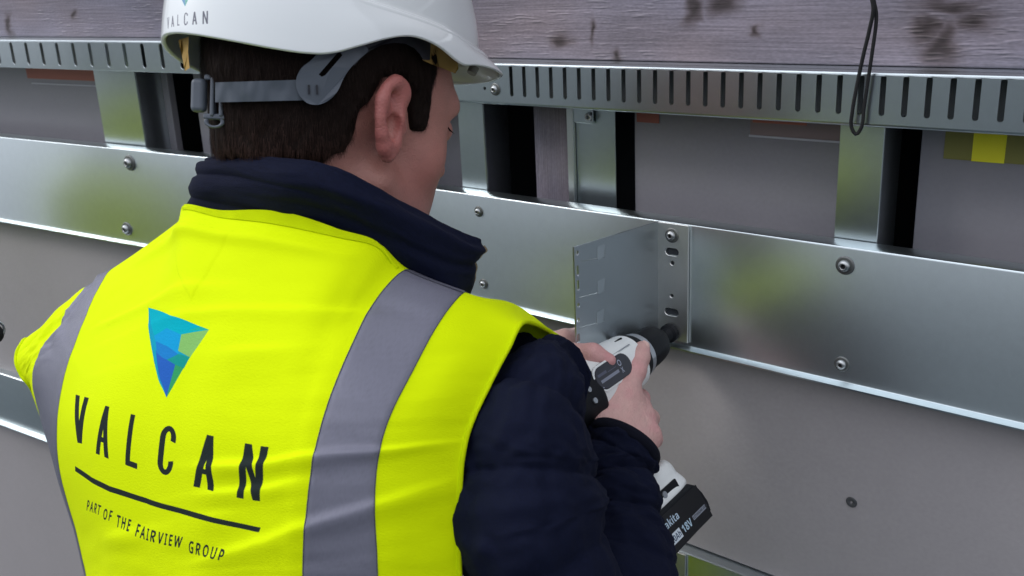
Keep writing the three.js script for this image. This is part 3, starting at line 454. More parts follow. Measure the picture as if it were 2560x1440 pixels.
const strip = (ua, ub, v0, v1, off, nu = 16, nv = 160) => gridGeo((a, b) => { const u = lerp(ua, ub, a), v = lerp(v0, v1, b); return { p: VS(u, v).addScaledVector(nrm(VS0, u, v), off * (0.25 + 0.75 * sm(0, 0.06, Math.min(a, 1 - a)))), uv: [a, b] }; }, nu, nv);
part('reflective_strip', strip(VU[9], VU[10], 0.015, 0.995, 0.0011), tapeGrey, vest);
part('reflective_strip', strip(VU[1] + 0.002, VU[2], 0.02, 0.995, 0.0011), tapeGrey, vest);
for (const k of [9, 10]) part('strip_edge', new THREE.TubeGeometry(new THREE.CatmullRomCurve3(Array.from({ length: 90 }, (_, i) => { const v = lerp(0.02, 0.99, i / 89); return VS(VU[k], v).addScaledVector(nrm(VS0, VU[k], v), 0.0004); })), 260, 0.0004, 5), stitchMat, vest);
// shoulder seam of dashed stitches across the right strip
{ const gs = []; for (let k = 0; k < 22; k++) { const u = lerp(VU[9] + 0.004, VU[10] - 0.003, k / 21), v = 0.103; const p = VS(u, v).addScaledVector(nrm(VS0, u, v), 0.0016), q = VS(u + 0.0035, v).addScaledVector(nrm(VS0, u, v), 0.0016); const d = q.clone().sub(p).normalize(); const b = new THREE.CapsuleGeometry(0.00055, 0.0028, 3, 6); b.applyQuaternion(new THREE.Quaternion().setFromUnitVectors(V3(0, 1, 0), d)); b.translate(p.x, p.y, p.z); gs.push(b); } part('seam_stitching', gs, stitchMat, vest); }
// bound edges: right armhole, neck hem
const rim = (fn, n, r) => { const c = new THREE.CatmullRomCurve3(Array.from({ length: n }, (_, i) => fn(i / (n - 1)))); return new THREE.TubeGeometry(c, n * 4, r, 8); };
part('binding', [rim((t) => VS(1, lerp(0.01, 0.99, t)), 60, 0.0022), rim((t) => VS(0, lerp(0.01, 0.99, t)), 60, 0.002), rim((t) => VS(lerp(VU[4], VU[9] - 0.005, t), 0.111), 50, 0.0016)], limePlain, vest);
// neck hem turned up round the collar
part('neck_hem', gridGeo((a, b) => { const u = lerp(VU[4] - 0.004, VU[9] - 0.01, a); const p = VS(u, 0.118), n = nrm(VS0, u, 0.14); const h = 0.013 * (0.45 + 0.55 * fold(a - 0.52, 0.25)) * (1 - b); return { p: p.addScaledVector(V3(0.05, 1, 0.0), h).addScaledVector(n, 0.0008 - 0.003 * (1 - b)) }; }, 60, 6), limePlain, vest);
// ---- jacket: collar, torso, sleeves
const CC = [ // top, middle, bottom, inside of the collar, from the far side round the back to the zip
  [[600, 400, .95], [590, 460, .95], [560, 560, .95], [610, 430, .94]],
  [[508, 398, .845], [480, 455, .84], [466, 548, .85], [540, 440, .855]],
  [[575, 386, .792], [560, 462, .79], [570, 590, .825], [600, 430, .815]],
  [[690, 396, .757], [690, 485, .757], [700, 610, .800], [705, 440, .785]],
  [[808, 408, .745], [822, 515, .750], [850, 655, .800], [810, 455, .775]],
  [[900, 448, .748], [930, 565, .755], [970, 715, .800], [890, 490, .778]],
  [[1000, 501, .775], [1030, 610, .765], [1062, 770, .815], [985, 545, .805]],
  [[1100, 553, .797], [1122, 650, .787], [1135, 780, .81], [1080, 600, .825]],
  [[1180, 590, .822], [1183, 665, .812], [1168, 760, .835], [1150, 630, .845]],
  [[1203, 602, .838], [1195, 655, .835], [1172, 735, .86], [1175, 640, .86]],
  [[1188, 606, .875], [1178, 655, .875], [1150, 735, .89], [1165, 640, .89]],
];
const collarFn = (u, v) => { // v 0 bottom .. 0.8 top .. 1 inside
  const rows = CC.map((c) => [c[2], c[1], c[0], c[3]]), n = CC.length - 1, k = u * n, i = Math.min(n - 1, Math.floor(k)), f = k - i;
  const col = (a) => { const r = rows[clamp(a, 0, n)]; if (v <= 0.78) { const t = v / 0.78; return [0, 1, 2].map((q) => lerp(lerp(r[0][q], r[1][q], t), lerp(r[1][q], r[2][q], t), t) + (r[1][q] - (r[0][q] + r[2][q]) / 2) * 2 * t * (1 - t)); } const t = (v - 0.78) / 0.22; const w = r[2].map((x, q) => lerp(x, r[3][q], t)); w[1] -= 9 * Math.sin(Math.PI * Math.min(1, t * 2.2)) * (t < 0.46 ? 1 : 0); return w; };
  return at(...cr(col(i - 1), col(i), col(i + 1), col(i + 2), f));
};
const jacketFold = (u, v) => { const w = sm(0.55, 0.12, u); let d = 0.0045 * w * (Math.abs(Math.sin(v * Math.PI * 3.6 + 0.5 + u * 1.5)) - 0.55); d += 0.0045 * fold(v - 0.45 - 0.2 * u + 0.04 * Math.sin(u * 9), 0.07) * sm(0.2, 0.5, u) - 0.003 * fold(v - 0.28 - 0.12 * u, 0.05) * sm(0.15, 0.4, u); d += 0.003 * fbm(u * 9, v * 5, 2, 3); return d * sm(0, 0.1, v) * sm(1, 0.85, v); };
const collarS = (u, v) => { const p = collarFn(u, v); const n = nrm(collarFn, u, v, 4e-3).negate(); return p.addScaledVector(n, jacketFold(u, v)); };

// torso and legs under the vest: one distance field in the body's own axes
const SH_L = at(110, 930, 1.06), SH_R = at(1300, 930, .835);
const bodyMid = at(560, 1010, .955), bR = c2wd(V3(.887, -.03, -.46)).normalize(), bUp = V3(0.02, 1, 0.0).normalize();
const jt = (p) => [p.x, p.y, p.z];
const hip = bodyMid.clone().addScaledVector(V3(0, 1, 0), -0.46).addScaledVector(bR, 0.0), chest = bodyMid.clone(), neckB = at(800, 600, .87);
const torsoF = (p) => {
  const q = [p[0], p[1], p[2]];
  const off = (o, s, f) => { const v = o.clone().addScaledVector(bR, s); return [v.x, v.y, v.z]; };
  let d = cone(q, off(chest, -0.10), off(chest, 0.10), 0.085, 0.085);
  d = smin(d, cone(q, off(chest, -0.095), off(hip, -0.07), 0.085, 0.1), 0.06); d = smin(d, cone(q, off(chest, 0.09), off(hip, 0.08), 0.085, 0.1), 0.06);
  d = smin(d, cone(q, jt(neckB), jt(chest), 0.06, 0.09), 0.05);
  return d;
};
const jlo = hip.clone().addScalar(-0.34), jhi = bodyMid.clone().addScalar(0.36); jlo.y = hip.y - 0.14; jhi.y = neckB.y + 0.1;
const jacket = part('jacket', nets(torsoF, [Math.min(jlo.x, bodyMid.x - .36), jlo.y, Math.min(jlo.z, bodyMid.z - .36)], [Math.max(jhi.x, hip.x + .36), jhi.y, Math.max(jhi.z, hip.z + .36)], 0.012), navy, person, 'navy padded jacket worn under the vest');
part('collar', gridGeo((u, v) => ({ p: collarS(u, v), uv: [u * 0.5, v * 0.12] }), 220, 80), navy, jacket);
{ // brass zip teeth up the front edge of the collar
  const gs = []; for (let k = 0; k < 34; k++) { const v = lerp(0.08, 0.66, k / 33); const p = collarS(0.9, v); gs.push(box(0.0016, 0.0011, 0.003, p.x, p.y, p.z, 0.0003)); }
  part('zip_teeth', gs, new THREE.MeshStandardMaterial({ color: new THREE.Color().setRGB(0.35, 0.27, 0.17), metalness: 0.8, roughness: 0.4 }), jacket);
}
// right sleeve: upper arm, seams across, padded between them
const puff = (t, seams, amp) => { t = clamp(t, 0, 0.9999); let a = 0, b = 1; for (const s of seams) { if (s <= t) a = s; else { b = s; break; } } const x = (t - a) / (b - a); return amp * (Math.pow(Math.sin(Math.PI * clamp(x, 0.0, 1)), 0.42) - 0.6); };
const R_ = (px, d) => px / FOC * d;
const upC = [[1340, 985, .90], [1338, 964, .85], [1326, 1014, .814], [1308, 1088, .79], [1302, 1180, .778], [1312, 1300, .768], [1352, 1430, .765], [1382, 1560, .785], [1425, 1660, .83]];
const upR = [[28, .028], [56, .048], [112, .060], [157, .07], [186, .074], [196, .076], [182, .074], [178, .072], [140, .06]].map((r, i) => [R_(r[0], upC[i][2]), r[1]]);
const camUp = c2wd(V3(0, 0, 1));
const seamsU = [0, 0.165, 0.33, 0.515, 0.70, 0.87, 1];
const upBump = (t, th) => puff(t + 0.012 * Math.sin(th * 1.0 + 0.6) + 0.006 * N3(Math.cos(th) * 2, Math.sin(th) * 2, t * 6), seamsU, 0.011) + 0.006 * fbm(Math.cos(th) * 2.2, Math.sin(th) * 2.2 + t * 3, t * 11, 3) + 0.003 * N3(Math.cos(th) * 6, t * 34, Math.sin(th) * 6) + 0.0016 * fold(puff(t, seamsU, 1) + 0.3, 0.35) * N3(th * 9, t * 8, 2);
const foC = [[1490, 1640, .815], [1545, 1440, .845], [1548, 1320, .867], [1543, 1235, .882], [1532, 1172, .896], [1559, 1111, .908]];
const foR = [[.052, .052], [.050, .050], [.0415, .043], [.0365, .04], [.0355, .038], [.0335, .036]];
const seamsF = [0, 0.28, 0.5, 0.70, 0.86, 1];
const foBump = (t, th) => puff(t + 0.03 * Math.sin(th + 2) + 0.01 * N3(Math.cos(th) * 2, Math.sin(th) * 2, 3), seamsF, 0.008) + 0.011 * fbm(Math.cos(th) * 1.7 + 4, Math.sin(th) * 1.7 + t * 4, t * 9, 3);
part('sleeve', [limb(upC.map((p) => at(...p)), upR, 150, 96, upBump, camUp), limb(foC.map((p) => at(...p)), foR, 110, 80, foBump, camUp, false)], navy, jacket);
// knitted cuff edge
{
  const o = at(1559, 1111, .908), ax = at(1559, 1111, .908).sub(at(1526, 1170, .896)).normalize();
  const bx = camUp.clone().cross(ax).normalize(), by = ax.clone().cross(bx);
  part('cuff', gridGeo((u, v) => { const a = u * Math.PI * 2, b = v * Math.PI * 2; const r = 0.0035; return o.clone().addScaledVector(bx, Math.cos(a) * (0.0335 + r * Math.cos(b))).addScaledVector(by, Math.sin(a) * (0.036 + r * Math.cos(b))).addScaledVector(ax, r * 1.6 * Math.sin(b)); }, 64, 12), navyDark, jacket);
}
// left sleeve, out in front of the chest
part('sleeve', limb([at(250, 930, 1.07), at(350, 1030, 1.14), at(520, 1200, 1.17), at(720, 1300, 1.15), at(980, 1180, 1.10), at(1230, 960, 1.03), at(1300, 895, 1.01)], [[.05, .05], [.06, .06], [.06, .06], [.055, .055], [.05, .05], [.042, .042], [.038, .038]], 80, 48, (t, th) => 0.004 * N3(Math.cos(th) * 2, t * 14, Math.sin(th) * 2), V3(0, 1, 0)), navy, jacket);
// trousers and boots, below the frame
{
  const tr = new THREE.MeshStandardMaterial({ color: new THREE.Color().setRGB(0.02, 0.021, 0.026), roughness: 0.9 });
  const lf = (s) => { const h = hip.clone().addScaledVector(bR, 0.095 * s), k = h.clone().add(V3(0.02 * s, -0.42, -0.03)), a = k.clone().add(V3(0, -0.34, 0.03)); a.y = 0.0; return [jt(h), jt(k), jt(a)]; };
  const L = lf(-1), Rr = lf(1);
  const f = (p) => smin(smin(cone(p, L[0], L[1], 0.095, 0.07), cone(p, L[1], L[2], 0.07, 0.055), 0.03), smin(cone(p, Rr[0], Rr[1], 0.095, 0.07), cone(p, Rr[1], Rr[2], 0.07, 0.055), 0.03), 0.05);
  part('trousers', nets(f, [hip.x - .36, -0.08, hip.z - .36], [hip.x + .36, hip.y + .12, hip.z + .36], 0.014), tr, person);
  const fw = bUp.clone().cross(bR).normalize();
  for (const l of [L, Rr]) { const a = V3(...l[2]); const t = a.clone().addScaledVector(fw, 0.16); part('boot', nets((p) => smax(smin(cone(p, [a.x, -0.05, a.z], [a.x, 0.06, a.z], 0.055, 0.06), cone(p, [a.x, -0.075, a.z], [t.x, -0.085, t.z], 0.048, 0.045), 0.04), -(p[1] + 0.12), 0.01), [Math.min(a.x, t.x) - .1, -0.13, Math.min(a.z, t.z) - .1], [Math.max(a.x, t.x) + .1, 0.14, Math.max(a.z, t.z) + .1], 0.01), rubber, person); }
}
// ---- head: distance field in the head's axes (right, up, forward), origin between the ear canals
const HF = c2wd(V3(.80, 0, .60)).normalize(); let HR = c2wd(V3(.598, .08, -.797)); HR.addScaledVector(HF, -HR.dot(HF)).normalize(); const HU = HR.clone().cross(HF);
const HC = at(975, 320, .80).addScaledVector(HR, -0.075);
const h2w = (r, u, f) => HC.clone().addScaledVector(HR, r).addScaledVector(HU, u).addScaledVector(HF, f);
const w2h = (p) => { const q = p.clone().sub(HC); return [q.dot(HR), q.dot(HU), q.dot(HF)]; };
// point of the head's side at a given distance r from its middle plane, by its place in the photograph
const hp = (px, py, r) => { const d = at(px, py, 1).sub(CAM); const o = CAM.clone().sub(HC); const t = (r - o.dot(HR)) / d.dot(HR); return w2h(CAM.clone().addScaledVector(d, t)); };
const earHelix = [[1008, 252, .078], [1012, 228, .082], [1004, 209, .087], [988, 204, .091], [968, 218, .094], [956, 248, .095], [951, 292, .094], [955, 335, .090], [961, 368, .085]].map((p) => hp(...p));
const earHelixD = Array.from({ length: 25 }, (_, k) => spline(earHelix, k / 24)), earHelixR = Array.from({ length: 25 }, (_, k) => spline([[.0038], [.0042], [.0044], [.0045], [.0045], [.0045], [.0044], [.0044], [.0052]], k / 24)[0]);
const earAnti = [[1000, 232, .086], [978, 258, .090], [970, 300, .089], [974, 340, .085]].map((p) => hp(...p));
const lobe = hp(968, 386, .080), tragus = hp(1002, 322, .079), concha = hp(984, 318, .088), fossa = hp(992, 266, .093);
const earPlate = [hp(990, 240, .080), hp(978, 300, .080), hp(978, 360, .078)];
const HEADP = { pitch: 0.15, yaw: 0.15 };
const ys = Math.sin(HEADP.yaw), yc = Math.cos(HEADP.yaw);
const hs = Math.sin(HEADP.pitch), hc = Math.cos(HEADP.pitch);
function headF(p, noEar) {
  const ar = Math.abs(yc * p[0] + ys * p[2]), u0 = p[1], f0 = yc * p[2] - ys * p[0];
  const u = hc * u0 + hs * f0, f = hc * f0 - hs * u0, q = [ar, u, f];
  let d = ell(q, [0, 0.048, -0.026], [0.0745, 0.092, 0.110]);                        // skull
  d = smin(d, ell(q, [0, 0.020, 0.042], [0.060, 0.085, 0.052]), 0.03);               // face block
  d = smin(d, ell(q, [0, -0.055, 0.045], [0.050, 0.060, 0.045]), 0.03);              // jaw
  d = smin(d, cone(q, [0.052, -0.045, 0.0], [0.022, -0.098, 0.068], 0.016, 0.016), 0.025); // jaw line
  d = smin(d, ell(q, [0, -0.100, 0.074], [0.022, 0.018, 0.018]), 0.02);              // chin
  d = smin(d, ell(q, [0.043, -0.012, 0.050], [0.021, 0.022, 0.019]), 0.02);          // cheekbone
  d = smin(d, cone(q, [0.0, 0.043, 0.091], [0.042, 0.041, 0.073], 0.010, 0.010), 0.016); // brow
  d = smax(d, -ell(q, [0.038, 0.020, 0.090], [0.019, 0.0125, 0.020]), 0.012);         // eye socket
  d = smin(d, ell(q, [0.032, 0.021, 0.077], [0.0125, 0.0125, 0.0125]), 0.003);       // eyeball with lid
  d = smin(d, cone(q, [0, 0.035, 0.090], [0, -0.008, 0.106], 0.007, 0.0095), 0.014);   // nose
  d = smin(d, ell(q, [0.010, -0.012, 0.098], [0.008, 0.008, 0.010]), 0.008);
  d = smin(d, ell(q, [0, -0.050, 0.086], [0.022, 0.008, 0.010]), 0.008);             // lips
  d = smax(d, -ell(q, [0, -0.0505, 0.097], [0.022, 0.0018, 0.006]), 0.003);
  // neck
  d = smin(d, cone([Math.abs(p[0]), p[1], p[2]], [0.0, -0.02, -0.055], [0.0, -0.16, -0.028], 0.055, 0.050), 0.03);
  if (noEar) return d;
  if (p[0] > 0.05) {                                                                 // the ear in view
    const w = p; let e = chain(w, earHelixD, earHelixR, 0.002);
    e = smin(e, cone(w, lobe, earHelix[8], .0072, .0058), 0.006);
    e = smin(e, chain(w, earPlate, [.0105, .0110, .0080]), 0.007);
    e = smin(e, cone(w, earPlate[1], earHelix[5], .006, .003), 0.008); e = smin(e, cone(w, earPlate[2], earHelix[7], .006, .003), 0.008); e = smin(e, cone(w, earPlate[0], earHelix[3], .006, .003), 0.008);
    e = smin(e, ell(w, tragus, [.005, .006, .005]), 0.005);
    e = smax(e, -ell(w, concha, [.0070, .0110, .0060]), 0.005);
    e = smax(e, -ell(w, fossa, [.0042, .0080, .0040]), 0.005);
    d = smin(d, e, 0.006);
  } else if (p[0] < -0.05) { d = smin(d, ell([p[0], u, f], [-0.083, 0.0, -0.012], [0.010, 0.032, 0.018]), 0.008); }
  return d;
}
const SHADED_SKIN = [0.45, 0.205, 0.165];  // head tone darkened to carry the helmet shadow; the hands stay paler
function skinTone(r, u, f) {
  const n = 1 + 0.10 * fbm(r * 60, u * 60, f * 60, 3); let c = SHADED_SKIN.map((x) => x * n);
  const isEar = sm(0.078, 0.088, r); c = [c[0] * (1 + 0.05 * isEar), c[1] * (1 - 0.22 * isEar), c[2] * (1 - 0.16 * isEar)];
  const stub = sm(-0.03, -0.07, u) * sm(-0.03, 0.02, f) * (0.5 + 0.5 * N3(r * 900, u * 900, f * 900)); c = c.map((x, i) => x * (1 - stub * [0.25, 0.2, 0.12][i]));
  const cheek = Math.exp(-(((r - 0.055) / 0.03) ** 2 + ((u + 0.035) / 0.03) ** 2 + ((f - 0.05) / 0.03) ** 2)); c[1] *= 1 - 0.12 * cheek; c[2] *= 1 - 0.1 * cheek;
  return c;
}
const toWorld = new THREE.Matrix4().makeBasis(HR, HU, HF).setPosition(HC);
const poreCol = tex(512, (u, v) => { const n = 0.93 + 0.07 * tn(u, v, 24) + 0.08 * tn(u, v, 90, 3) + 0.06 * tn(u, v, 200, 5), r = tn(u, v, 12, 7) * 0.5 + tn(u, v, 40, 9) * 0.3; return [n, n * (1 - 0.10 * r), n * (1 - 0.07 * r)]; }), poreBump = tex(512, (u, v) => 0.5 + 0.4 * tn(u, v, 128, 2) + 0.4 * tn(u, v, 64, 6));
const skin = new THREE.MeshPhysicalMaterial({ color: 0xffffff, vertexColors: true, map: rep(poreCol, 9), bumpMap: rep(poreBump, 9), bumpScale: 0.0006, roughness: 0.5, sheen: 0.1, sheenRoughness: 0.5, side: THREE.DoubleSide });
const headGeo = nets(headF, [-0.10, -0.17, -0.125], [0.108, 0.145, 0.135], 0.0024);
const flip = (g) => { const a = g.index.array; for (let i = 0; i < a.length; i += 3) { const t = a[i]; a[i] = a[i + 1]; a[i + 1] = t; } return g; };   // the head's axes are left-handed
paint(headGeo, skinTone); { const P = headGeo.attributes.position, U = headGeo.attributes.uv; for (let i = 0; i < P.count; i++) U.setXY(i, P.getZ(i), P.getY(i)); } flip(headGeo.applyMatrix4(toWorld));

// hair region on the side of the head, (forward, up) from the photograph
const poly2 = (pts, x, y) => { let inside = false, d = 1e9; for (let i = 0, j = pts.length - 1; i < pts.length; j = i++) { const [xi, yi] = pts[i], [xj, yj] = pts[j]; if ((yi > y) !== (yj > y) && x < (xj - xi) * (y - yi) / (yj - yi) + xi) inside = !inside; const ex = xj - xi, ey = yj - yi, t = clamp(((x - xi) * ex + (y - yi) * ey) / (ex * ex + ey * ey)); d = Math.min(d, Math.hypot(x - xi - ex * t, y - yi - ey * t)); } return inside ? d : -d; };
const hairPoly = [[1104, 176, .062], [1090, 225, .066], [1083, 271, .068], [1080, 318, .069], [1074, 327, .069], [1038, 325, .072], [1027, 271, .074], [1021, 215, .076], [1000, 190, .077], [958, 205, .077], [932, 262, .075], [903, 276, .070], [893, 330, .064], [868, 388, .060], [838, 392, .058], [800, 420, .055]].map((p) => { const q = hp(...p); return [q[2], q[1]]; });
for (const p of [[760, 412, .05], [640, 408, .03], [520, 404, .0]]) { const q = hp(...p); hairPoly.push([q[2], q[1]]); }
hairPoly.push([-0.16, hairPoly[hairPoly.length - 1][1]], [-0.16, 0.18], [hairPoly[0][0], 0.18]);
const hairMask = (p) => poly2(hairPoly, p[2], p[1]);
const hairF = (p) => { const m = hairMask(p); const n = 0.0016 * N3(p[0] * 160, p[1] * 60, p[2] * 160); const low = sm(0.03, -0.03, p[1]); const side = sm(0.015, 0.03, p[2]) * sm(0.04, 0.02, p[1]); return headF(p, p[0] > 0) - (lerp(-0.004, lerp(lerp(0.008, 0.0085, low), 0.0048, side), sm(lerp(-0.002, -0.003, side), lerp(0.010, 0.003, side), m + n * lerp(1.5, 0.9, side))) + n * sm(0, 0.01, m)); };
const hairMat = new THREE.MeshPhysicalMaterial({ color: new THREE.Color().setRGB(0.012, 0.0075, 0.006), roughness: 0.8, specularIntensity: 0.2, side: THREE.DoubleSide });
const strandMat = new THREE.MeshPhysicalMaterial({ vertexColors: true, roughness: 0.7, specularIntensity: 0.15, side: THREE.DoubleSide });
const hairGeo = nets((p) => (p[0] > 0.066 && headF(p) < -0.02 ? 1 : hairF(p)), [-0.10, -0.15, -0.14], [0.10, 0.15, 0.12], 0.003);
const strandGeo = (() => {
  const P = hairGeo.attributes.position, Nn = hairGeo.attributes.normal, pos = [], col = [], idx = [];
  for (let i = 0; i < P.count; i++) {
    const p = [P.getX(i), P.getY(i), P.getZ(i)]; if (hairMask(p) < 0.001 || p[1] > 0.085 || p[1] < -0.078 || (p[0] > 0.0 && hairMask(p) < 0.006 && p[1] > -0.03 && p[2] < 0.03 && p[2] > -0.04)) continue;
    const sb = p[2] > 0.015 && p[1] < 0.04; if (sb && hairMask(p) < 0.0008) continue;
    if (p[0] > 0.04 && earHelixD.some((h) => Math.hypot(h[0] - p[0], h[1] - p[1] - 0.004, h[2] - p[2]) < 0.014)) continue;
    for (let rpt = 0; rpt < 3; rpt++) {
      const n = V3(Nn.getX(i), Nn.getY(i), Nn.getZ(i)); const len = (0.007 + 0.007 * rnd()) * (sb ? 0.45 : 1);
      const flow = V3(0, -1, p[2] > 0.03 ? -0.05 : 0.12 * (p[2] < -0.08 ? 0 : 1)).add(V3((rnd() - 0.5) * 0.5, (rnd() - 0.5) * 0.3, (rnd() - 0.5) * 0.5)); flow.addScaledVector(n, -flow.dot(n)).normalize();
      const side = flow.clone().cross(n).normalize(); const o = V3(...p).addScaledVector(side, (rnd() - 0.5) * 0.003).addScaledVector(n, -0.001), w = 0.00022 + 0.00012 * rnd(), lift = 0.0008 + 0.0014 * rnd();
      const b = pos.length / 3, br = 0.6 + 1.1 * rnd(), warm = sm(0.02, -0.06, p[1]);
      for (let k = 0; k <= 3; k++) { const t = k / 3, q = o.clone().addScaledVector(flow, len * t).addScaledVector(n, lift * Math.sin(t * 2.2)); const ww = w * (1 - t * 0.85); const A = q.clone().addScaledVector(side, ww), B = q.clone().addScaledVector(side, -ww); pos.push(A.x, A.y, A.z, B.x, B.y, B.z); const c = [0.014, 0.009, 0.0075].map((x, j) => x * br * (1 + [1.9, 1.3, 1.1][j] * warm)); col.push(...c, ...c); }
      for (let k = 0; k < 3; k++) { const a = b + 2 * k; idx.push(a, a + 1, a + 2, a + 1, a + 3, a + 2); }
    }
  }
  const g = new THREE.BufferGeometry(); g.setAttribute('position', new THREE.Float32BufferAttribute(pos, 3)); g.setAttribute('color', new THREE.Float32BufferAttribute(col, 3)); g.setIndex(idx); g.computeVertexNormals(); return g;
})();
flip(hairGeo.applyMatrix4(toWorld)); flip(strandGeo.applyMatrix4(toWorld));
const hair = part('hair', hairGeo, hairMat, person, 'short dark brown hair'); part('hair_strands', strandGeo, strandMat, hair).userData.kind = 'stuff';
// brow and lashes of the eye just in view
{
  const gs = []; const pl = [hp(1112, 308, .040), hp(1117, 316, .036), hp(1124, 326, .034)];
  for (let k = 0; k < 9; k++) { const t = k / 8; const e = (c) => { const r = spline(pl, c); return h2w(...r); }; const a = e(t), b = a.clone().addScaledVector(HF, 0.006).addScaledVector(HU, -0.005 + 0.002 * t); const d = b.clone().sub(a); const g = new THREE.ConeGeometry(0.0006, d.length(), 5); g.applyQuaternion(new THREE.Quaternion().setFromUnitVectors(V3(0, 1, 0), d.clone().normalize())); const m = a.clone().add(b).multiplyScalar(0.5); g.translate(m.x, m.y, m.z); gs.push(g); }
  part('eyelashes', gs, hairMat, person);
}

// ---- helmet: its own thing, sitting on the head
const helmet = thing('safety_helmet', 'white hard hat with lettering at the back, worn by the worker', 'hard hat');
const rimTab = [[0, .064], [15, .0640], [30, .0645], [42, .0640], [52, .0615], [60, .0585], [66, .061], [73, .067], [80, .0705], [86, .071], [93, .067], [102, .0585], [112, .0495], [120, .0475], [130, .049], [140, .052], [150, .0553], [160, .0585], [170, .061], [180, .062]];
const tabv = (tab, x) => { for (let i = 0; i < tab.length - 1; i++) if (x <= tab[i + 1][0]) { const t = (x - tab[i][0]) / (tab[i + 1][0] - tab[i][0]); const n = tab.length - 1; return cr([tab[Math.max(0, i - 1)][1]], [tab[i][1]], [tab[i + 1][1]], [tab[Math.min(n, i + 2)][1]], t)[0]; } return tab[tab.length - 1][1]; };
const adeg = (ph) => { let d = Math.abs(ph * 180 / Math.PI) % 360; return d > 180 ? 360 - d : d; };
const shellP = (ph, t, inset = 0) => { // t 0 rim .. 0.5 crease .. 1 crown; returns head axes (r, u, f)
  const a = adeg(ph), rimU = tabv(rimTab, a), pk = sm(58, 22, a);
  const A = 0.145 + 0.019 * pk + 0.003 * sm(120, 180, a), B = 0.112, fc = -0.015;
  const jU = tabv([[0, .082], [45, .082], [60, .086], [75, .089], [100, .095], [120, .108], [150, .125], [180, .130]], a);
  const rj = lerp(0.94, 0.915, pk);
  let rs, u;
  const sh = 0.0055, top = jU - sh * 0.9;
  if (t < 0.42) { const k = t / 0.42; rs = lerp(1, rj, k) + 0.012 * Math.sin(Math.PI * k) * (1 - pk); u = lerp(rimU, top, Math.pow(k, lerp(1, 0.82, pk))); }
  else if (t < 0.5) { const an = (t - 0.42) / 0.08 * Math.PI / 2; rs = rj - sh / B * (1 - Math.cos(an)); u = top + sh * 0.9 * Math.sin(an); }
  else { const k = (t - 0.5) / 0.5, an = k * Math.PI / 2; rs = (rj - sh / B - 0.012 * sm(0, 0.02, k)) * Math.pow(Math.max(0, Math.cos(an)), 0.62); u = jU + (0.205 - jU) * Math.pow(Math.sin(an), 1.15); }
  rs = Math.max(0.0005, rs - inset / B); u -= inset * sm(0.5, 1, t);
  return [B * Math.sin(ph) * rs, u, fc * lerp(1, 1.3, t) + A * Math.cos(ph) * rs];
};
const shellW = (ph, t, i) => h2w(...shellP(ph, t, i));
const shellS = (x, t) => shellW(x * Math.PI * 2, t);
const shellTex = (() => {
  const W = 2048, H = 1024, cv = document.createElement('canvas'); cv.width = W; cv.height = H; const c = cv.getContext('2d'); c.fillStyle = 'rgb(222,226,226)'; c.fillRect(0, 0, W, H);
  const limbU = (() => { let b = [0, 1e9]; for (let u = 0.45; u < 0.8; u += 0.002) { const x = toPx(shellS(u, 0.3))[0]; if (x < b[1]) b = [u, x]; } return b[0]; })();
  const Z = (x, y) => { const r = locate(shellS, 380 + x / 4.8, y / 4.8, 0.35, limbU, 0, 0.7); return [r[0] * W, (0.5 + 0.5 * r[1]) * H]; };
  const letter = (tl, tr, bl, lines, w) => { const A = Z(...tl), B = Z(...tr), C = Z(...bl); c.save(); c.setTransform(B[0] - A[0], B[1] - A[1], C[0] - A[0], C[1] - A[1], A[0], A[1]); c.fillStyle = 'rgb(52,54,72)'; for (const l of lines) for (let i = 0; i < l.length - 1; i++) { const [x0, y0] = l[i], [x1, y1] = l[i + 1]; const hz = Math.abs(y1 - y0) < 0.05; c.beginPath(); if (hz) { c.rect(x0, y0 - 0.05, x1 - x0, 0.1); } else { c.moveTo(x0 - w / 2, y0); c.lineTo(x0 + w / 2, y0); c.lineTo(x1 + w / 2, y1); c.lineTo(x1 - w / 2, y1); c.closePath(); } c.fill(); } c.restore(); };
  const Vv = [[[0.14, 0], [0.5, 1]], [[0.86, 0], [0.5, 1]]], Aa = [[[0.5, 0], [0.13, 1]], [[0.5, 0], [0.87, 1]], [[0.28, 0.68], [0.72, 0.68]]];
  letter([184, 212], [206, 205], [182, 345], Vv, 0.3); letter([232, 198], [264, 190], [232, 325], Aa, 0.28);
  letter([306, 178], [330, 173], [304, 308], [[[0.15, 0], [0.15, 1]], [[0.0, 0.95], [1, 0.95]]], 0.34);
  letter([384, 158], [432, 148], [382, 306], [[[0.85, 0.26], [0.8, 0.12], [0.6, 0.03]], [[0.62, 0.05], [0.3, 0.05]], [[0.35, 0.03], [0.15, 0.22], [0.14, 0.8], [0.35, 0.98]], [[0.3, 0.95], [0.62, 0.95]], [[0.6, 0.98], [0.82, 0.86], [0.86, 0.74]]].map((l) => l.length === 2 && l[0][0] > l[1][0] ? [l[1], l[0]] : l), 0.24);
  letter([482, 146], [540, 140], [482, 296], Aa, 0.26); letter([608, 136], [672, 132], [606, 288], [[[0.13, 0], [0.13, 1]], [[0.13, 0], [0.87, 1]], [[0.87, 0], [0.87, 1]]], 0.25);
  const tri = [[330, -60], [470, -75], [396, 76]].map((p) => Z(...p)); c.fillStyle = 'rgb(20,120,165)'; c.beginPath(); tri.forEach((p, i) => i ? c.lineTo(...p) : c.moveTo(...p)); c.closePath(); c.fill();
  { const m = Z(398, -40), b = Z(396, 76), r = Z(470, -75); c.fillStyle = 'rgb(40,150,130)'; c.beginPath(); c.moveTo(...m); c.lineTo(...r); c.lineTo(...b); c.closePath(); c.fill(); }
  const t = new THREE.CanvasTexture(cv); t.colorSpace = THREE.SRGBColorSpace; t.flipY = false; return t;
})();
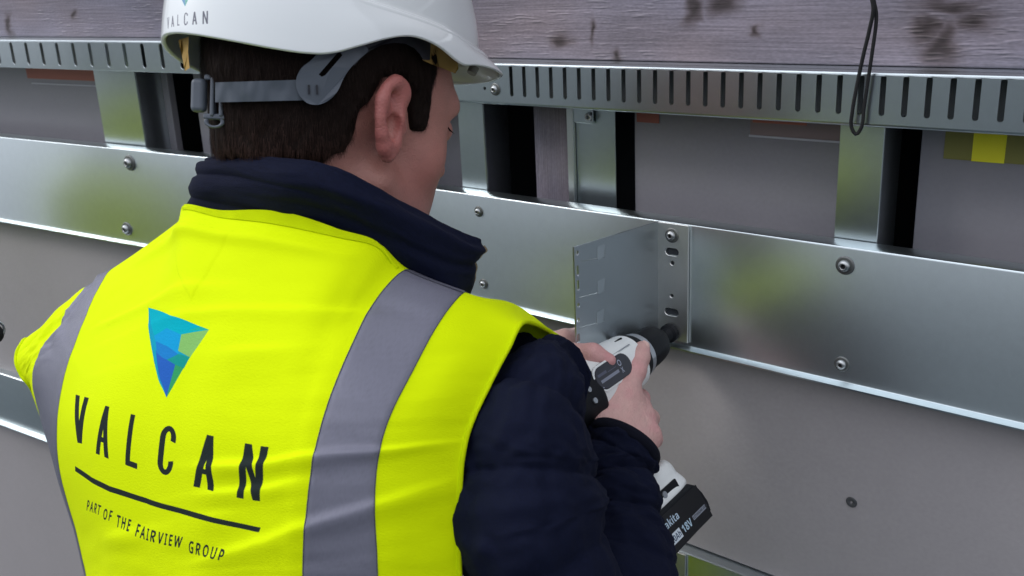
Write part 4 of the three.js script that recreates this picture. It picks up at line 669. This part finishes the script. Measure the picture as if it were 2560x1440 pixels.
const shellMat = new THREE.MeshPhysicalMaterial({ map: shellTex, roughness: 0.34, clearcoat: 1, clearcoatRoughness: 0.05, side: THREE.DoubleSide });
part('shell', gridGeo((x, y) => { // inside crown -> rim -> outside crown
  const ph = x * Math.PI * 2; let t, ins; if (y < 0.44) { t = 1 - y / 0.44; ins = 0.0032; } else if (y < 0.56) { const k = (y - 0.44) / 0.12; ins = 0.0032 * (1 - k); t = -0.016 * Math.sin(Math.PI * k); return { p: shellW(ph, 0, ins).addScaledVector(HU, -0.0012 * Math.sin(Math.PI * k)), uv: [x, 0.5] }; } else { const x2 = 2 * (y - 0.56) / 0.44 - 1; t = clamp(0.47 + (x2 > 0 ? 0.53 : 0.47) * Math.sign(x2) * Math.pow(Math.abs(x2), 1.9)); ins = 0; }
  return { p: shellW(ph, t, ins), uv: [x, 0.5 + 0.5 * t] };
}, 260, 210, { closeU: true }), shellMat, helmet);
// ---- hands, as distance fields in the place itself
const W3 = (a) => { const p = at(a[0], a[1], a[2]); return [p.x, p.y, p.z]; };
const RH = { w: [1545, 1180, .893], cmc: [1522, 1100, .912], i: [1558, 986, .945], m: [1589, 1019, .955], r: [1605, 1050, .945], p: [1620, 1092, .930] };
const rq = Object.fromEntries(Object.entries(RH).map(([k, v]) => [k, W3(v)]));
const rIndex = [RH.i, [1587, 928, .962], [1600, 894, .974], [1605, 873, .981]].map(W3), rMid = [RH.m, [1600, 997, .998], [1568, 1008, 1.014], [1535, 1018, .995]].map(W3), rRing = [RH.r, [1624, 1046, .982], [1592, 1058, 1.003], [1552, 1072, .985]].map(W3), rPin = [RH.p, [1634, 1098, .963], [1606, 1112, .978], [1575, 1122, .962]].map(W3), rThumb = [RH.cmc, [1500, 1052, .925], [1476, 1016, .962], [1502, 985, .988]].map(W3);
const rightHandF = (q) => {
  let d = cone(q, rq.w, rq.i, .024, .0150); d = smin(d, cone(q, rq.w, rq.m, .024, .0142), .012); d = smin(d, cone(q, rq.w, rq.r, .023, .0135), .012); d = smin(d, cone(q, rq.w, rq.p, .022, .0125), .012);
  d = smin(d, cone(q, rq.i, rq.p, .0115, .0102), .006);
  d = smin(d, cone(q, rq.cmc, rThumb[1], .019, .0138), .016); d = smin(d, cone(q, rThumb[1], rq.i, .0105, .0105), .018);
  d = smin(d, chain(q, rIndex, [.0138, .0112, .0098, .0086], .004), .006);
  d = smin(d, chain(q, rMid, [.0118, .0104, .0095, .0085], .003), .0035); d = smin(d, chain(q, rRing, [.0114, .0100, .0090, .0080], .003), .0035); d = smin(d, chain(q, rPin, [.0104, .0090, .0080, .0070], .003), .0035);
  d = smin(d, chain(q, rThumb.slice(1), [.0138, .0115, .0095], .004), .008);
  // knuckles
  for (const [k, s] of [['m', .0075], ['r', .007], ['p', .0065]]) { const c = rq[k]; d = smin(d, Math.hypot(q[0] - c[0], q[1] - c[1], q[2] - c[2]) - s * 1.75, .006); }
  // crease rings at the joints of the straight finger
  const j = rIndex[1]; const dj = Math.hypot(q[0] - j[0], q[1] - j[1], q[2] - j[2]); d += 0.0005 * Math.sin(dj * 1900) * Math.exp(-((dj / .011) ** 4));
  // tendons over the back of the hand, and the dip between them
  for (const k of ['m', 'r']) { const a = rq.w, b = rq[k]; d = smin(d, cone(q, [lerp(a[0], b[0], .45), lerp(a[1], b[1], .45), lerp(a[2], b[2], .45)], b, .0190, .0140), .003); }
  d += 0.0004 * N3(q[0] * 420, q[1] * 420, q[2] * 420);
  return d;
};
const bounds = (list, m) => { const lo = [1e9, 1e9, 1e9], hi = [-1e9, -1e9, -1e9]; for (const p of list) for (let k = 0; k < 3; k++) { lo[k] = Math.min(lo[k], p[k] - m); hi[k] = Math.max(hi[k], p[k] + m); } return [lo, hi]; };
const rhGeo = nets(rightHandF, ...bounds([...Object.values(rq), ...rIndex, ...rMid, ...rRing, ...rPin, ...rThumb], 0.03), 0.0021);
const near = (q, c, s) => Math.exp(-((Math.hypot(q[0] - c[0], q[1] - c[1], q[2] - c[2]) / s) ** 2));
const handTone = (knuckles, tips) => (x, y, z) => { const q = [x, y, z]; const n = 1 + 0.10 * fbm(x * 90, y * 90, z * 90, 3); let c = [0.60 * n, 0.36 * n, 0.325 * n]; let k = 0; for (const kn of knuckles) k = Math.max(k, near(q, kn, .013)); const bl = sm(0.05, 0.35, fbm(x * 45, y * 45, z * 45 + 3, 2)); c[1] *= 1 - 0.26 * k - 0.09 * bl; c[2] *= 1 - 0.17 * k - 0.05 * bl; return c; };
paint(rhGeo, handTone([rIndex[1], rq.m, rq.r, rq.p, rq.i, rMid[1]], []));
// nail of the straight finger
// left hand: thumb laid over the drill, fingers holding the fin
const LH = { w: [1270, 900, 1.02], i: [1372, 862, 1.01], m: [1375, 880, 1.02], r: [1372, 905, 1.02], p: [1365, 930, 1.01] };
const lq = Object.fromEntries(Object.entries(LH).map(([k, v]) => [k, W3(v)]));
const lThumb = [[1335, 905, .975], [1400, 882, .957], [1482, 885, .940], [1522, 901, .938]].map(W3), lIndex = [LH.i, [1412, 848, 1.0], [1450, 840, 1.02], [1490, 845, 1.03]].map(W3), lMid = [LH.m, [1420, 875, 1.03], [1460, 880, 1.04], [1490, 890, 1.04]].map(W3), lRing = [LH.r, [1415, 910, 1.03], [1450, 920, 1.03], [1470, 925, 1.02]].map(W3), lPin = [LH.p, [1400, 935, 1.02], [1430, 945, 1.02], [1450, 950, 1.01]].map(W3);
const leftHandF = (q) => { let d = cone(q, lq.w, lq.i, .024, .014); for (const k of ['m', 'r', 'p']) d = smin(d, cone(q, lq.w, lq[k], .023, .013), .012); d = smin(d, cone(q, lq.w, lThumb[0], .022, .016), .015); d = smin(d, chain(q, lThumb, [.016, .0108, .0102, .0072], .005), .01); d = smin(d, chain(q, lIndex, [.012, .0105, .0095, .0085], .004), .006); d = smin(d, chain(q, lMid, [.012, .0105, .0095, .0085], .004), .006); d = smin(d, chain(q, lRing, [.0115, .01, .009, .008], .004), .006); d = smin(d, chain(q, lPin, [.0105, .009, .008, .007], .004), .006); return d; };
const lhGeo = nets(leftHandF, ...bounds([...Object.values(lq), ...lThumb, ...lIndex, ...lMid, ...lRing, ...lPin], 0.028), 0.0024);
paint(lhGeo, handTone([lThumb[2], lThumb[3], lq.i], []));
for (const g of [rhGeo, lhGeo]) { const P = g.attributes.position, U = g.attributes.uv; for (let i = 0; i < P.count; i++) U.setXY(i, P.getX(i) - P.getZ(i) * 0.6, P.getY(i)); }
const bodyGeo = mergeGeometries([headGeo, rhGeo, lhGeo].map((g) => g.toNonIndexed()));
part('body', bodyGeo, skin, person);
{ // fingernail
  const o = V3(...rIndex[3]), dir = V3(...rIndex[3]).sub(V3(...rIndex[2])).normalize(), toCam = CAM.clone().sub(o).normalize(); const s = dir.clone().cross(toCam).normalize(), n = s.clone().cross(dir).normalize();
  const nrmv = n.clone().multiplyScalar(0.75).addScaledVector(s, 0.55).normalize(), side = dir.clone().cross(nrmv).normalize();
  part('fingernail', gridGeo((u, v) => { const a = (u - 0.5) * 1.6; return o.clone().addScaledVector(dir, -0.004 + 0.0105 * v).addScaledVector(side, Math.sin(a) * 0.0068).addScaledVector(nrmv, 0.0083 * Math.cos(a) * Math.sqrt(Math.max(0.02, 1 - Math.pow(Math.max(0, v - 0.35), 2) * 0.9)) + 0.0003); }, 10, 8), new THREE.MeshPhysicalMaterial({ color: new THREE.Color().setRGB(0.66, 0.43, 0.38), roughness: 0.35, side: THREE.DoubleSide }), person);
}

// ---- front of the vest, over the chest
{
  const fw = bUp.clone().cross(bR).normalize();
  const top = neckB.clone().y - 0.10, front = (u, v) => { const s = lerp(-1, 1, u) * lerp(0.86, 1.0, sm(0.1, 0.5, v)); const y = lerp(top + 0.02 - 0.05 * Math.abs(s), hip.y - 0.01, v); const o = bodyMid.clone().addScaledVector(bR, 0.225 * s); o.y = y; const bulge = 0.125 * Math.sqrt(Math.max(0.03, 1 - s * s * 0.93)) * sm(-0.35, 0.2, v); return o.addScaledVector(fw, bulge + 0.004 * fbm(u * 4, v * 8, 6, 3)); };
  part('vest_front', gridGeo((u, v) => front(u, v), 60, 70), limePlain, vest);
  // the shoulder's front part, hanging over the front of the sleeve
  const FC = [[[1054, 692, .80], [1085, 765, .88], [1085, 900, .95], [1085, 1100, .99]], [[1176, 739, .81], [1200, 800, .885], [1200, 920, .945], [1200, 1100, .97]], [[1286, 760, .84], [1312, 825, .90], [1312, 940, .94], [1300, 1100, .955]], [[1400, 846, .885], [1404, 880, .91], [1396, 975, .922], [1378, 1080, .928]]];
  const fs = patch(FC); part('shoulder_front', gridGeo((u, v) => at(...fs(u, v)), 30, 40), limePlain, vest);
  for (const u0 of [0.2, 0.68]) part('reflective_strip', gridGeo((a, b) => { const u = u0 + 0.12 * a; return front(u, b).addScaledVector(fw, 0.0015); }, 8, 60), tapeGrey, vest);
}

// ---- harness of the helmet: pieces that lie on the head
const march = (px, py, off, F = hairF) => { const d = at(px, py, 1).sub(CAM); let best = [1e9, 0.8]; for (let t = 0.6; t < 1.02; t += 0.004) { const v = F(w2h(CAM.clone().addScaledVector(d, t))) - off; if (v < best[0]) best = [v, t]; if (v < 0) { let a = t - 0.004, b = t; for (let k = 0; k < 10; k++) { const m = (a + b) / 2; if (F(w2h(CAM.clone().addScaledVector(d, m))) - off < 0) b = m; else a = m; } return CAM.clone().addScaledVector(d, b); } } return CAM.clone().addScaledVector(d, best[1]); };
const densify = (pts, step) => { const o = []; pts.forEach((p, i) => { const q = pts[(i + 1) % pts.length], n = Math.max(1, Math.round(Math.hypot(q[0] - p[0], q[1] - p[1]) / step)); for (let k = 0; k < n; k++) o.push([lerp(p[0], q[0], k / n), lerp(p[1], q[1], k / n)]); }); return o; };
const closedSpline = (pts, n) => new THREE.CatmullRomCurve3(pts.map((p) => V3(p[0], p[1], 0)), true).getPoints(n).slice(0, -1).map((p) => [p.x, p.y]);
const headPlate = (out, holes, off, th) => {
  const s = new THREE.Shape(out.map((p) => new THREE.Vector2(...p))); for (const h of holes) s.holes.push(new THREE.Path(h.map((p) => new THREE.Vector2(...p))));
  const g = new THREE.ExtrudeGeometry(s, { depth: 1, bevelEnabled: false }); const P = g.attributes.position, cache = {};
  for (let i = 0; i < P.count; i++) { const x = P.getX(i), y = P.getY(i), k = x.toFixed(1) + ',' + y.toFixed(1); const q = cache[k] ??= march(x, y, off); const m = q.clone().addScaledVector(CAM.clone().sub(q).normalize(), (P.getZ(i) - 0.5) * th); P.setXYZ(i, m.x, m.y, m.z); }
  return toCreasedNormals(g, 0.7);
};
const plastic = new THREE.MeshPhysicalMaterial({ color: new THREE.Color().setRGB(0.085, 0.10, 0.125), roughness: 0.5, side: THREE.DoubleSide });
const plasticDark = new THREE.MeshPhysicalMaterial({ color: new THREE.Color().setRGB(0.022, 0.023, 0.032), roughness: 0.6, side: THREE.DoubleSide });
const sweat = new THREE.MeshStandardMaterial({ color: new THREE.Color().setRGB(0.42, 0.26, 0.07), roughness: 0.85, side: THREE.DoubleSide });
part('nape_strap', gridGeo((u, v) => { const x = lerp(538, 790, u); const c = lerp(231, 224, u), h = lerp(25, 26, u); const p = march(x, c + (v - 0.5) * 2 * h, 0.006); return p; }, 40, 6), plastic, helmet);
part('nape_strap_back', gridGeo((u, v) => { const x = lerp(538, 790, u); const c = lerp(231, 224, u), h = lerp(25, 26, u); return march(x, c + (v - 0.5) * 2 * h, 0.0045); }, 40, 6), plastic, helmet);
const lugOut = closedSpline([[740, 200], [752, 172], [778, 150], [800, 128], [830, 112], [880, 112], [905, 112], [921, 124], [898, 148], [878, 168], [860, 194], [845, 226], [826, 248], [795, 262], [765, 256], [745, 232]], 70);
part('strap_anchor', headPlate(lugOut, [densify([[797, 186], [804, 192], [813, 188], [856, 138], [850, 130], [842, 134]], 8).reverse()], 0.0085, 0.0028), plastic, helmet);
for (const x of [772, 792]) part('anchor_slit', headPlate(densify([[x - 2.5, 212], [x + 2.5, 212], [x + 3.5, 236], [x - 1.5, 236]], 8), [], 0.0105, 0.0012), plasticDark, helmet);
part('head_band', headPlate(densify([[885, 165], [905, 142], [925, 127], [955, 112], [985, 107], [1012, 109], [1035, 120], [1050, 136], [1058, 150], [1075, 150], [1077, 100], [1060, 80], [1000, 72], [930, 82], [880, 112]], 12), [], 0.007, 0.003), plasticDark, helmet);
part('sweat_band', headPlate(densify([[1056, 150], [1085, 163], [1115, 174], [1138, 184], [1146, 172], [1144, 150], [1128, 118], [1100, 92], [1074, 90]], 10), [], 0.004, 0.004), sweat, helmet);
part('sweat_band', headPlate(densify([[446, 100], [472, 92], [470, 130], [474, 170], [462, 178], [455, 140]], 10), [], 0.012, 0.003), sweat, helmet);
{ // buckle of the nape strap
  const o = at(522, 240, .772), X = HF.clone().multiplyScalar(0.75).addScaledVector(HR, 0.66).normalize(), Y = HU.clone(), Zv = X.clone().cross(Y).normalize();
  const fr = new THREE.Matrix4().makeBasis(X, Y, Zv).setPosition(o); const gm = (g) => g.applyMatrix4(fr);
  part('buckle', [gm(box(0.012, 0.027, 0.010, -0.008, 0, 0, 0.004)), gm(box(0.0035, 0.031, 0.009, 0.0045, -0.001, 0.001, 0.0015)), gm(box(0.0035, 0.031, 0.009, 0.012, -0.001, 0.001, 0.0015)), gm(box(0.018, 0.0045, 0.008, 0.006, 0.0145, 0, 0.0015)), gm(box(0.018, 0.0045, 0.008, 0.006, -0.0165, 0, 0.0015))], plastic, helmet);
  const t = new THREE.TorusGeometry(0.0055, 0.0015, 8, 24); t.scale(1.25, 0.75, 1); t.translate(0.006, -0.0205, 0.002); part('buckle_loop', [gm(clean(t))], plastic, helmet);
}
{ // rivet under the peak
  const c = cyl(0.0045, 0.005, 0.007, 20); const o = at(1182, 176, .925); c.applyQuaternion(new THREE.Quaternion().setFromUnitVectors(V3(0, 1, 0), HU.clone().negate().addScaledVector(HF, -0.5).normalize())); c.translate(o.x, o.y, o.z);
  part('rivet', c, new THREE.MeshStandardMaterial({ color: new THREE.Color().setRGB(0.30, 0.30, 0.27), roughness: 0.5 }), helmet);
}
// ---- drill frame: tip at the screw, axis back through the body, handle towards the battery
const dTip = (() => { const d = at(1683, 826, 1).sub(CAM); return CAM.clone().addScaledVector(d, -CAM.z / d.z); })();
const dBack = at(1515, 940, .967).sub(dTip).normalize();           // from the tip towards the rear
const dHand = (() => { const o = dTip.clone().addScaledVector(dBack, 0.158); let b = null; for (let D = 0.7; D < 1.1; D += 0.001) { const v = at(1692, 1288, D).sub(o); const e = Math.abs(v.dot(dBack) + 0.012); if (!b || e < b[0]) b = [e, v, D]; } return b; })();
const dUp = dHand[1].clone().addScaledVector(dBack, -dHand[1].dot(dBack)).normalize().negate(), dRight = dUp.clone().cross(dBack).normalize();
const drill = thing('cordless_drill', 'white and black cordless drill with battery, driving the lower bracket screw', 'power drill', dTip);
setFrame(drill, dTip, dRight, dUp, dBack);
const dWhite = new THREE.MeshPhysicalMaterial({ color: new THREE.Color().setRGB(0.72, 0.74, 0.73), roughness: 0.4 });
const dBlack = new THREE.MeshPhysicalMaterial({ color: new THREE.Color().setRGB(0.0045, 0.0055, 0.008), specularIntensity: 0.5, roughness: 0.6 });
const dGrey = new THREE.MeshPhysicalMaterial({ color: new THREE.Color().setRGB(0.30, 0.32, 0.35), roughness: 0.4, metalness: 0.4 });
// section swept back along the axis: rows of [distance back, half width, half height, centre height]
const sweep = (rows, na = 48, sq = 2.4, nt = 60) => gridGeo((u, v) => { const r = spline(rows, v), a = u * Math.PI * 2, c = Math.cos(a), s = Math.sin(a); const k = Math.pow(Math.pow(Math.abs(c), sq) + Math.pow(Math.abs(s), sq), -1 / sq); return V3(c * k * r[1], r[3] + s * k * r[2], r[0]); }, na, nt, { closeU: true });
const lathe = (pts, seg = 40) => { const g = new THREE.LatheGeometry(pts.map((p) => new THREE.Vector2(p[1], p[0])), seg); g.rotateX(Math.PI / 2); return toCreasedNormals(g, 0.6); };
const bit = part('bit_holder', lathe([[0.0035, 0.0001], [0.0035, 0.0085], [0.006, 0.0105], [0.012, 0.0105], [0.014, 0.0075], [0.018, 0.0058], [0.036, 0.0058]]), dBlack, drill);
{ const f = lathe([[0.0012, 0.0095], [0.0038, 0.0085], [0.0040, 0.0001]]); part('driven_screw', f, washerDark, drill); }
part('chuck', lathe([[0.034, 0.0072], [0.0345, 0.0120], [0.036, 0.0160], [0.041, 0.0190], [0.048, 0.0206], [0.056, 0.0214], [0.072, 0.0222], [0.0765, 0.0216], [0.078, 0.012]], 56), dBlack, drill);
part('torque_ring', lathe([[0.077, 0.012], [0.0775, 0.0232], [0.0785, 0.0242], [0.0855, 0.0246], [0.0865, 0.0238], [0.087, 0.012]], 56), dGrey, drill);
part('collar_ring', lathe([[0.0865, 0.012], [0.087, 0.0248], [0.088, 0.0258], [0.0985, 0.0270], [0.0995, 0.0262], [0.100, 0.012]], 56), dBlack, drill);
part('housing', sweep([[0.099, 0.001, 0.001, 0], [0.0992, 0.0255, 0.0265, 0], [0.106, 0.0275, 0.0295, 0], [0.125, 0.0285, 0.0315, 0], [0.150, 0.0285, 0.0320, -0.001], [0.178, 0.0278, 0.0308, -0.001], [0.190, 0.0265, 0.0295, -0.001], [0.1905, 0.001, 0.001, 0]], 56, 2.25, 90), dWhite, drill);
part('rear_housing', sweep([[0.1820, 0.001, 0.001, 0], [0.1822, 0.0281, 0.0310, -0.002], [0.198, 0.0274, 0.030, -0.001], [0.214, 0.0245, 0.027, -0.001], [0.222, 0.017, 0.019, -0.001], [0.224, 0.001, 0.001, -0.001]], 48, 2.3, 60), dBlack, drill);
for (const [s, u] of [[0.2, 0.002], [0.2, -0.010]]) part('rear_screw', (() => { const c = cyl(0.0028, 0.0028, 0.0015, 16); c.rotateZ(Math.PI / 2); c.translate(0.0275, u, s); return c; })(), dGrey, drill);
// vents and seams on the housing
part('vent', [0.112, 0.1175].map((s) => { const b = box(0.004, 0.0022, 0.0075, 0.0165, 0.0252, s, 0.0008); return b; }), dBlack, drill);
part('housing_seam', [box(0.0016, 0.0012, 0.06, 0.0256, 0.0165, 0.142, 0.0004)], dGrey, drill);
part('housing_mark', [box(0.0012, 0.004, 0.0035, 0.0272, -0.0155, 0.150, 0.0004), box(0.0012, 0.004, 0.0018, 0.0272, -0.0155, 0.1455, 0.0004)], dBlack, drill);
{ // side plate with print
  const cv = document.createElement('canvas'); cv.width = 768; cv.height = 256; const c = cv.getContext('2d'); c.fillStyle = 'rgb(28,26,38)'; c.fillRect(0, 0, 768, 256);
  c.fillStyle = 'rgb(120,124,138)'; c.fillRect(70, 138, 400, 34); c.fillStyle = 'rgb(70,72,90)'; c.fillRect(60, 70, 190, 30); c.fillRect(270, 96, 190, 8);
  c.strokeStyle = 'rgb(150,155,172)'; c.lineWidth = 12; c.beginPath(); c.arc(545, 86, 30, 0, 7); c.stroke(); c.fillStyle = 'rgb(140,145,160)'; c.font = 'bold 84px sans-serif'; c.fillText('X', 515, 200); c.beginPath(); c.arc(60, 215, 9, 0, 7); c.fill();
  const t = new THREE.CanvasTexture(cv); t.colorSpace = THREE.SRGBColorSpace;
  const s = new THREE.Shape(slotPath(0, 0, 0.058, 0.0215, 10).map((p) => new THREE.Vector2(...p))); const g = new THREE.ExtrudeGeometry(s, { depth: 0.002, bevelEnabled: true, bevelThickness: 0.0008, bevelSize: 0.0008, bevelSegments: 2, curveSegments: 12 });
  const uv = g.attributes.uv, P = g.attributes.position; for (let i = 0; i < uv.count; i++) uv.setXY(i, P.getX(i) / 0.0596 + 0.5, P.getY(i) / 0.0231 + 0.5);
  // its length runs along the axis, the rounded end forward
  g.rotateY(Math.PI / 2); g.translate(0.0272, 0.0035, 0.158);
  part('side_plate', g, new THREE.MeshPhysicalMaterial({ map: t, roughness: 0.35 }), drill);
  const b = g.clone(); b.translate(-0.0272, -0.0035, -0.158); b.scale(0.72, 1.16, 1.06); b.translate(0.0272, 0.0035, 0.158); part('plate_frame', b, dWhite, drill);
}
// handle, foot and battery
const slant = (rows, na, sq, nt) => { const g = gridGeo((u, v) => { const r = spline(rows, v), a = u * Math.PI * 2, c = Math.cos(a), s = Math.sin(a); const k = Math.pow(Math.pow(Math.abs(c), sq) + Math.pow(Math.abs(s), sq), -1 / sq); return V3(c * k * r[1], r[0], r[3] + s * k * r[2]); }, na, nt, { closeU: true }); return g; };
part('handle', slant([[-0.010, 0.020, 0.022, 0.165], [-0.03, 0.0165, 0.020, 0.168], [-0.06, 0.0165, 0.0185, 0.172], [-0.09, 0.017, 0.020, 0.178], [-0.112, 0.022, 0.028, 0.184]], 40, 2.5, 40), dBlack, drill);
part('trigger', box(0.012, 0.024, 0.012, 0, -0.036, 0.143, 0.004), dBlack, drill);
part('foot', slant([[-0.096, 0.001, 0.001, 0.186], [-0.0965, 0.022, 0.040, 0.186], [-0.102, 0.029, 0.0475, 0.186], [-0.112, 0.031, 0.0485, 0.186], [-0.1285, 0.0325, 0.0500, 0.187], [-0.129, 0.001, 0.001, 0.187]], 48, 4, 50), dWhite, drill, 'white foot of the handle above the battery');
part('foot_panel', [box(0.003, 0.0105, 0.060, 0.0322, -0.1195, 0.190, 0.001)], dBlack, drill);
part('foot_screw', (() => { const c = cyl(0.0032, 0.0032, 0.0016, 20); c.rotateZ(Math.PI / 2); c.translate(0.0342, -0.1190, 0.186); return c; })(), dGrey, drill);
{
  const s = new THREE.Shape([[0.148, -0.1265], [0.1405, -0.132], [0.1365, -0.142], [0.1355, -0.152], [0.138, -0.161], [0.146, -0.1665], [0.24, -0.168], [0.247, -0.162], [0.247, -0.132], [0.243, -0.1265]].map((p) => new THREE.Vector2(p[0], p[1])));
  const g = new THREE.ExtrudeGeometry(s, { depth: 0.064, bevelEnabled: true, bevelThickness: 0.005, bevelSize: 0.004, bevelOffset: -0.004, bevelSegments: 4 }); g.rotateY(-Math.PI / 2); g.translate(0.032, 0, 0);
  const bat = part('battery', toCreasedNormals(g, 0.5), dBlack, drill);
  const cv = document.createElement('canvas'); cv.width = 1024; cv.height = 512; const c = cv.getContext('2d'); c.fillStyle = 'rgb(8,10,15)'; c.fillRect(0, 0, 1024, 512);
  c.fillStyle = 'rgb(170,190,205)'; c.font = 'bold 150px sans-serif'; c.save(); c.translate(120, 190); c.scale(0.78, 1); c.fillText('makita', 0, 0); c.restore();
  c.fillStyle = 'rgb(195,205,212)'; c.fillRect(170, 280, 250, 140); c.fillStyle = 'rgb(40,60,85)'; c.font = 'bold 120px sans-serif'; c.save(); c.translate(184, 395); c.scale(0.72, 1); c.fillText('5.0Ah', 0, 0); c.restore();
  c.fillStyle = 'rgb(165,190,205)'; c.font = 'bold 150px sans-serif'; c.save(); c.translate(450, 400); c.scale(0.8, 1); c.fillText('18V', 0, 0); c.restore();
  c.fillStyle = 'rgb(120,125,135)'; c.fillRect(700, 300, 290, 66); c.fillStyle = 'rgb(40,42,50)'; c.font = 'bold 50px sans-serif'; c.fillText('LITHIUM-ION', 706, 350);
  const t = new THREE.CanvasTexture(cv); t.colorSpace = THREE.SRGBColorSpace;
  const p = new THREE.PlaneGeometry(0.088, 0.034); p.rotateY(Math.PI / 2); p.translate(0.03725, -0.1482, 0.1865);
  part('battery_print', p, new THREE.MeshPhysicalMaterial({ map: t, roughness: 0.4 }), bat);
}
scene.traverse((o) => { if (o.isMesh) { o.castShadow = o.receiveShadow = true; } });
renderer.render(scene, camera);
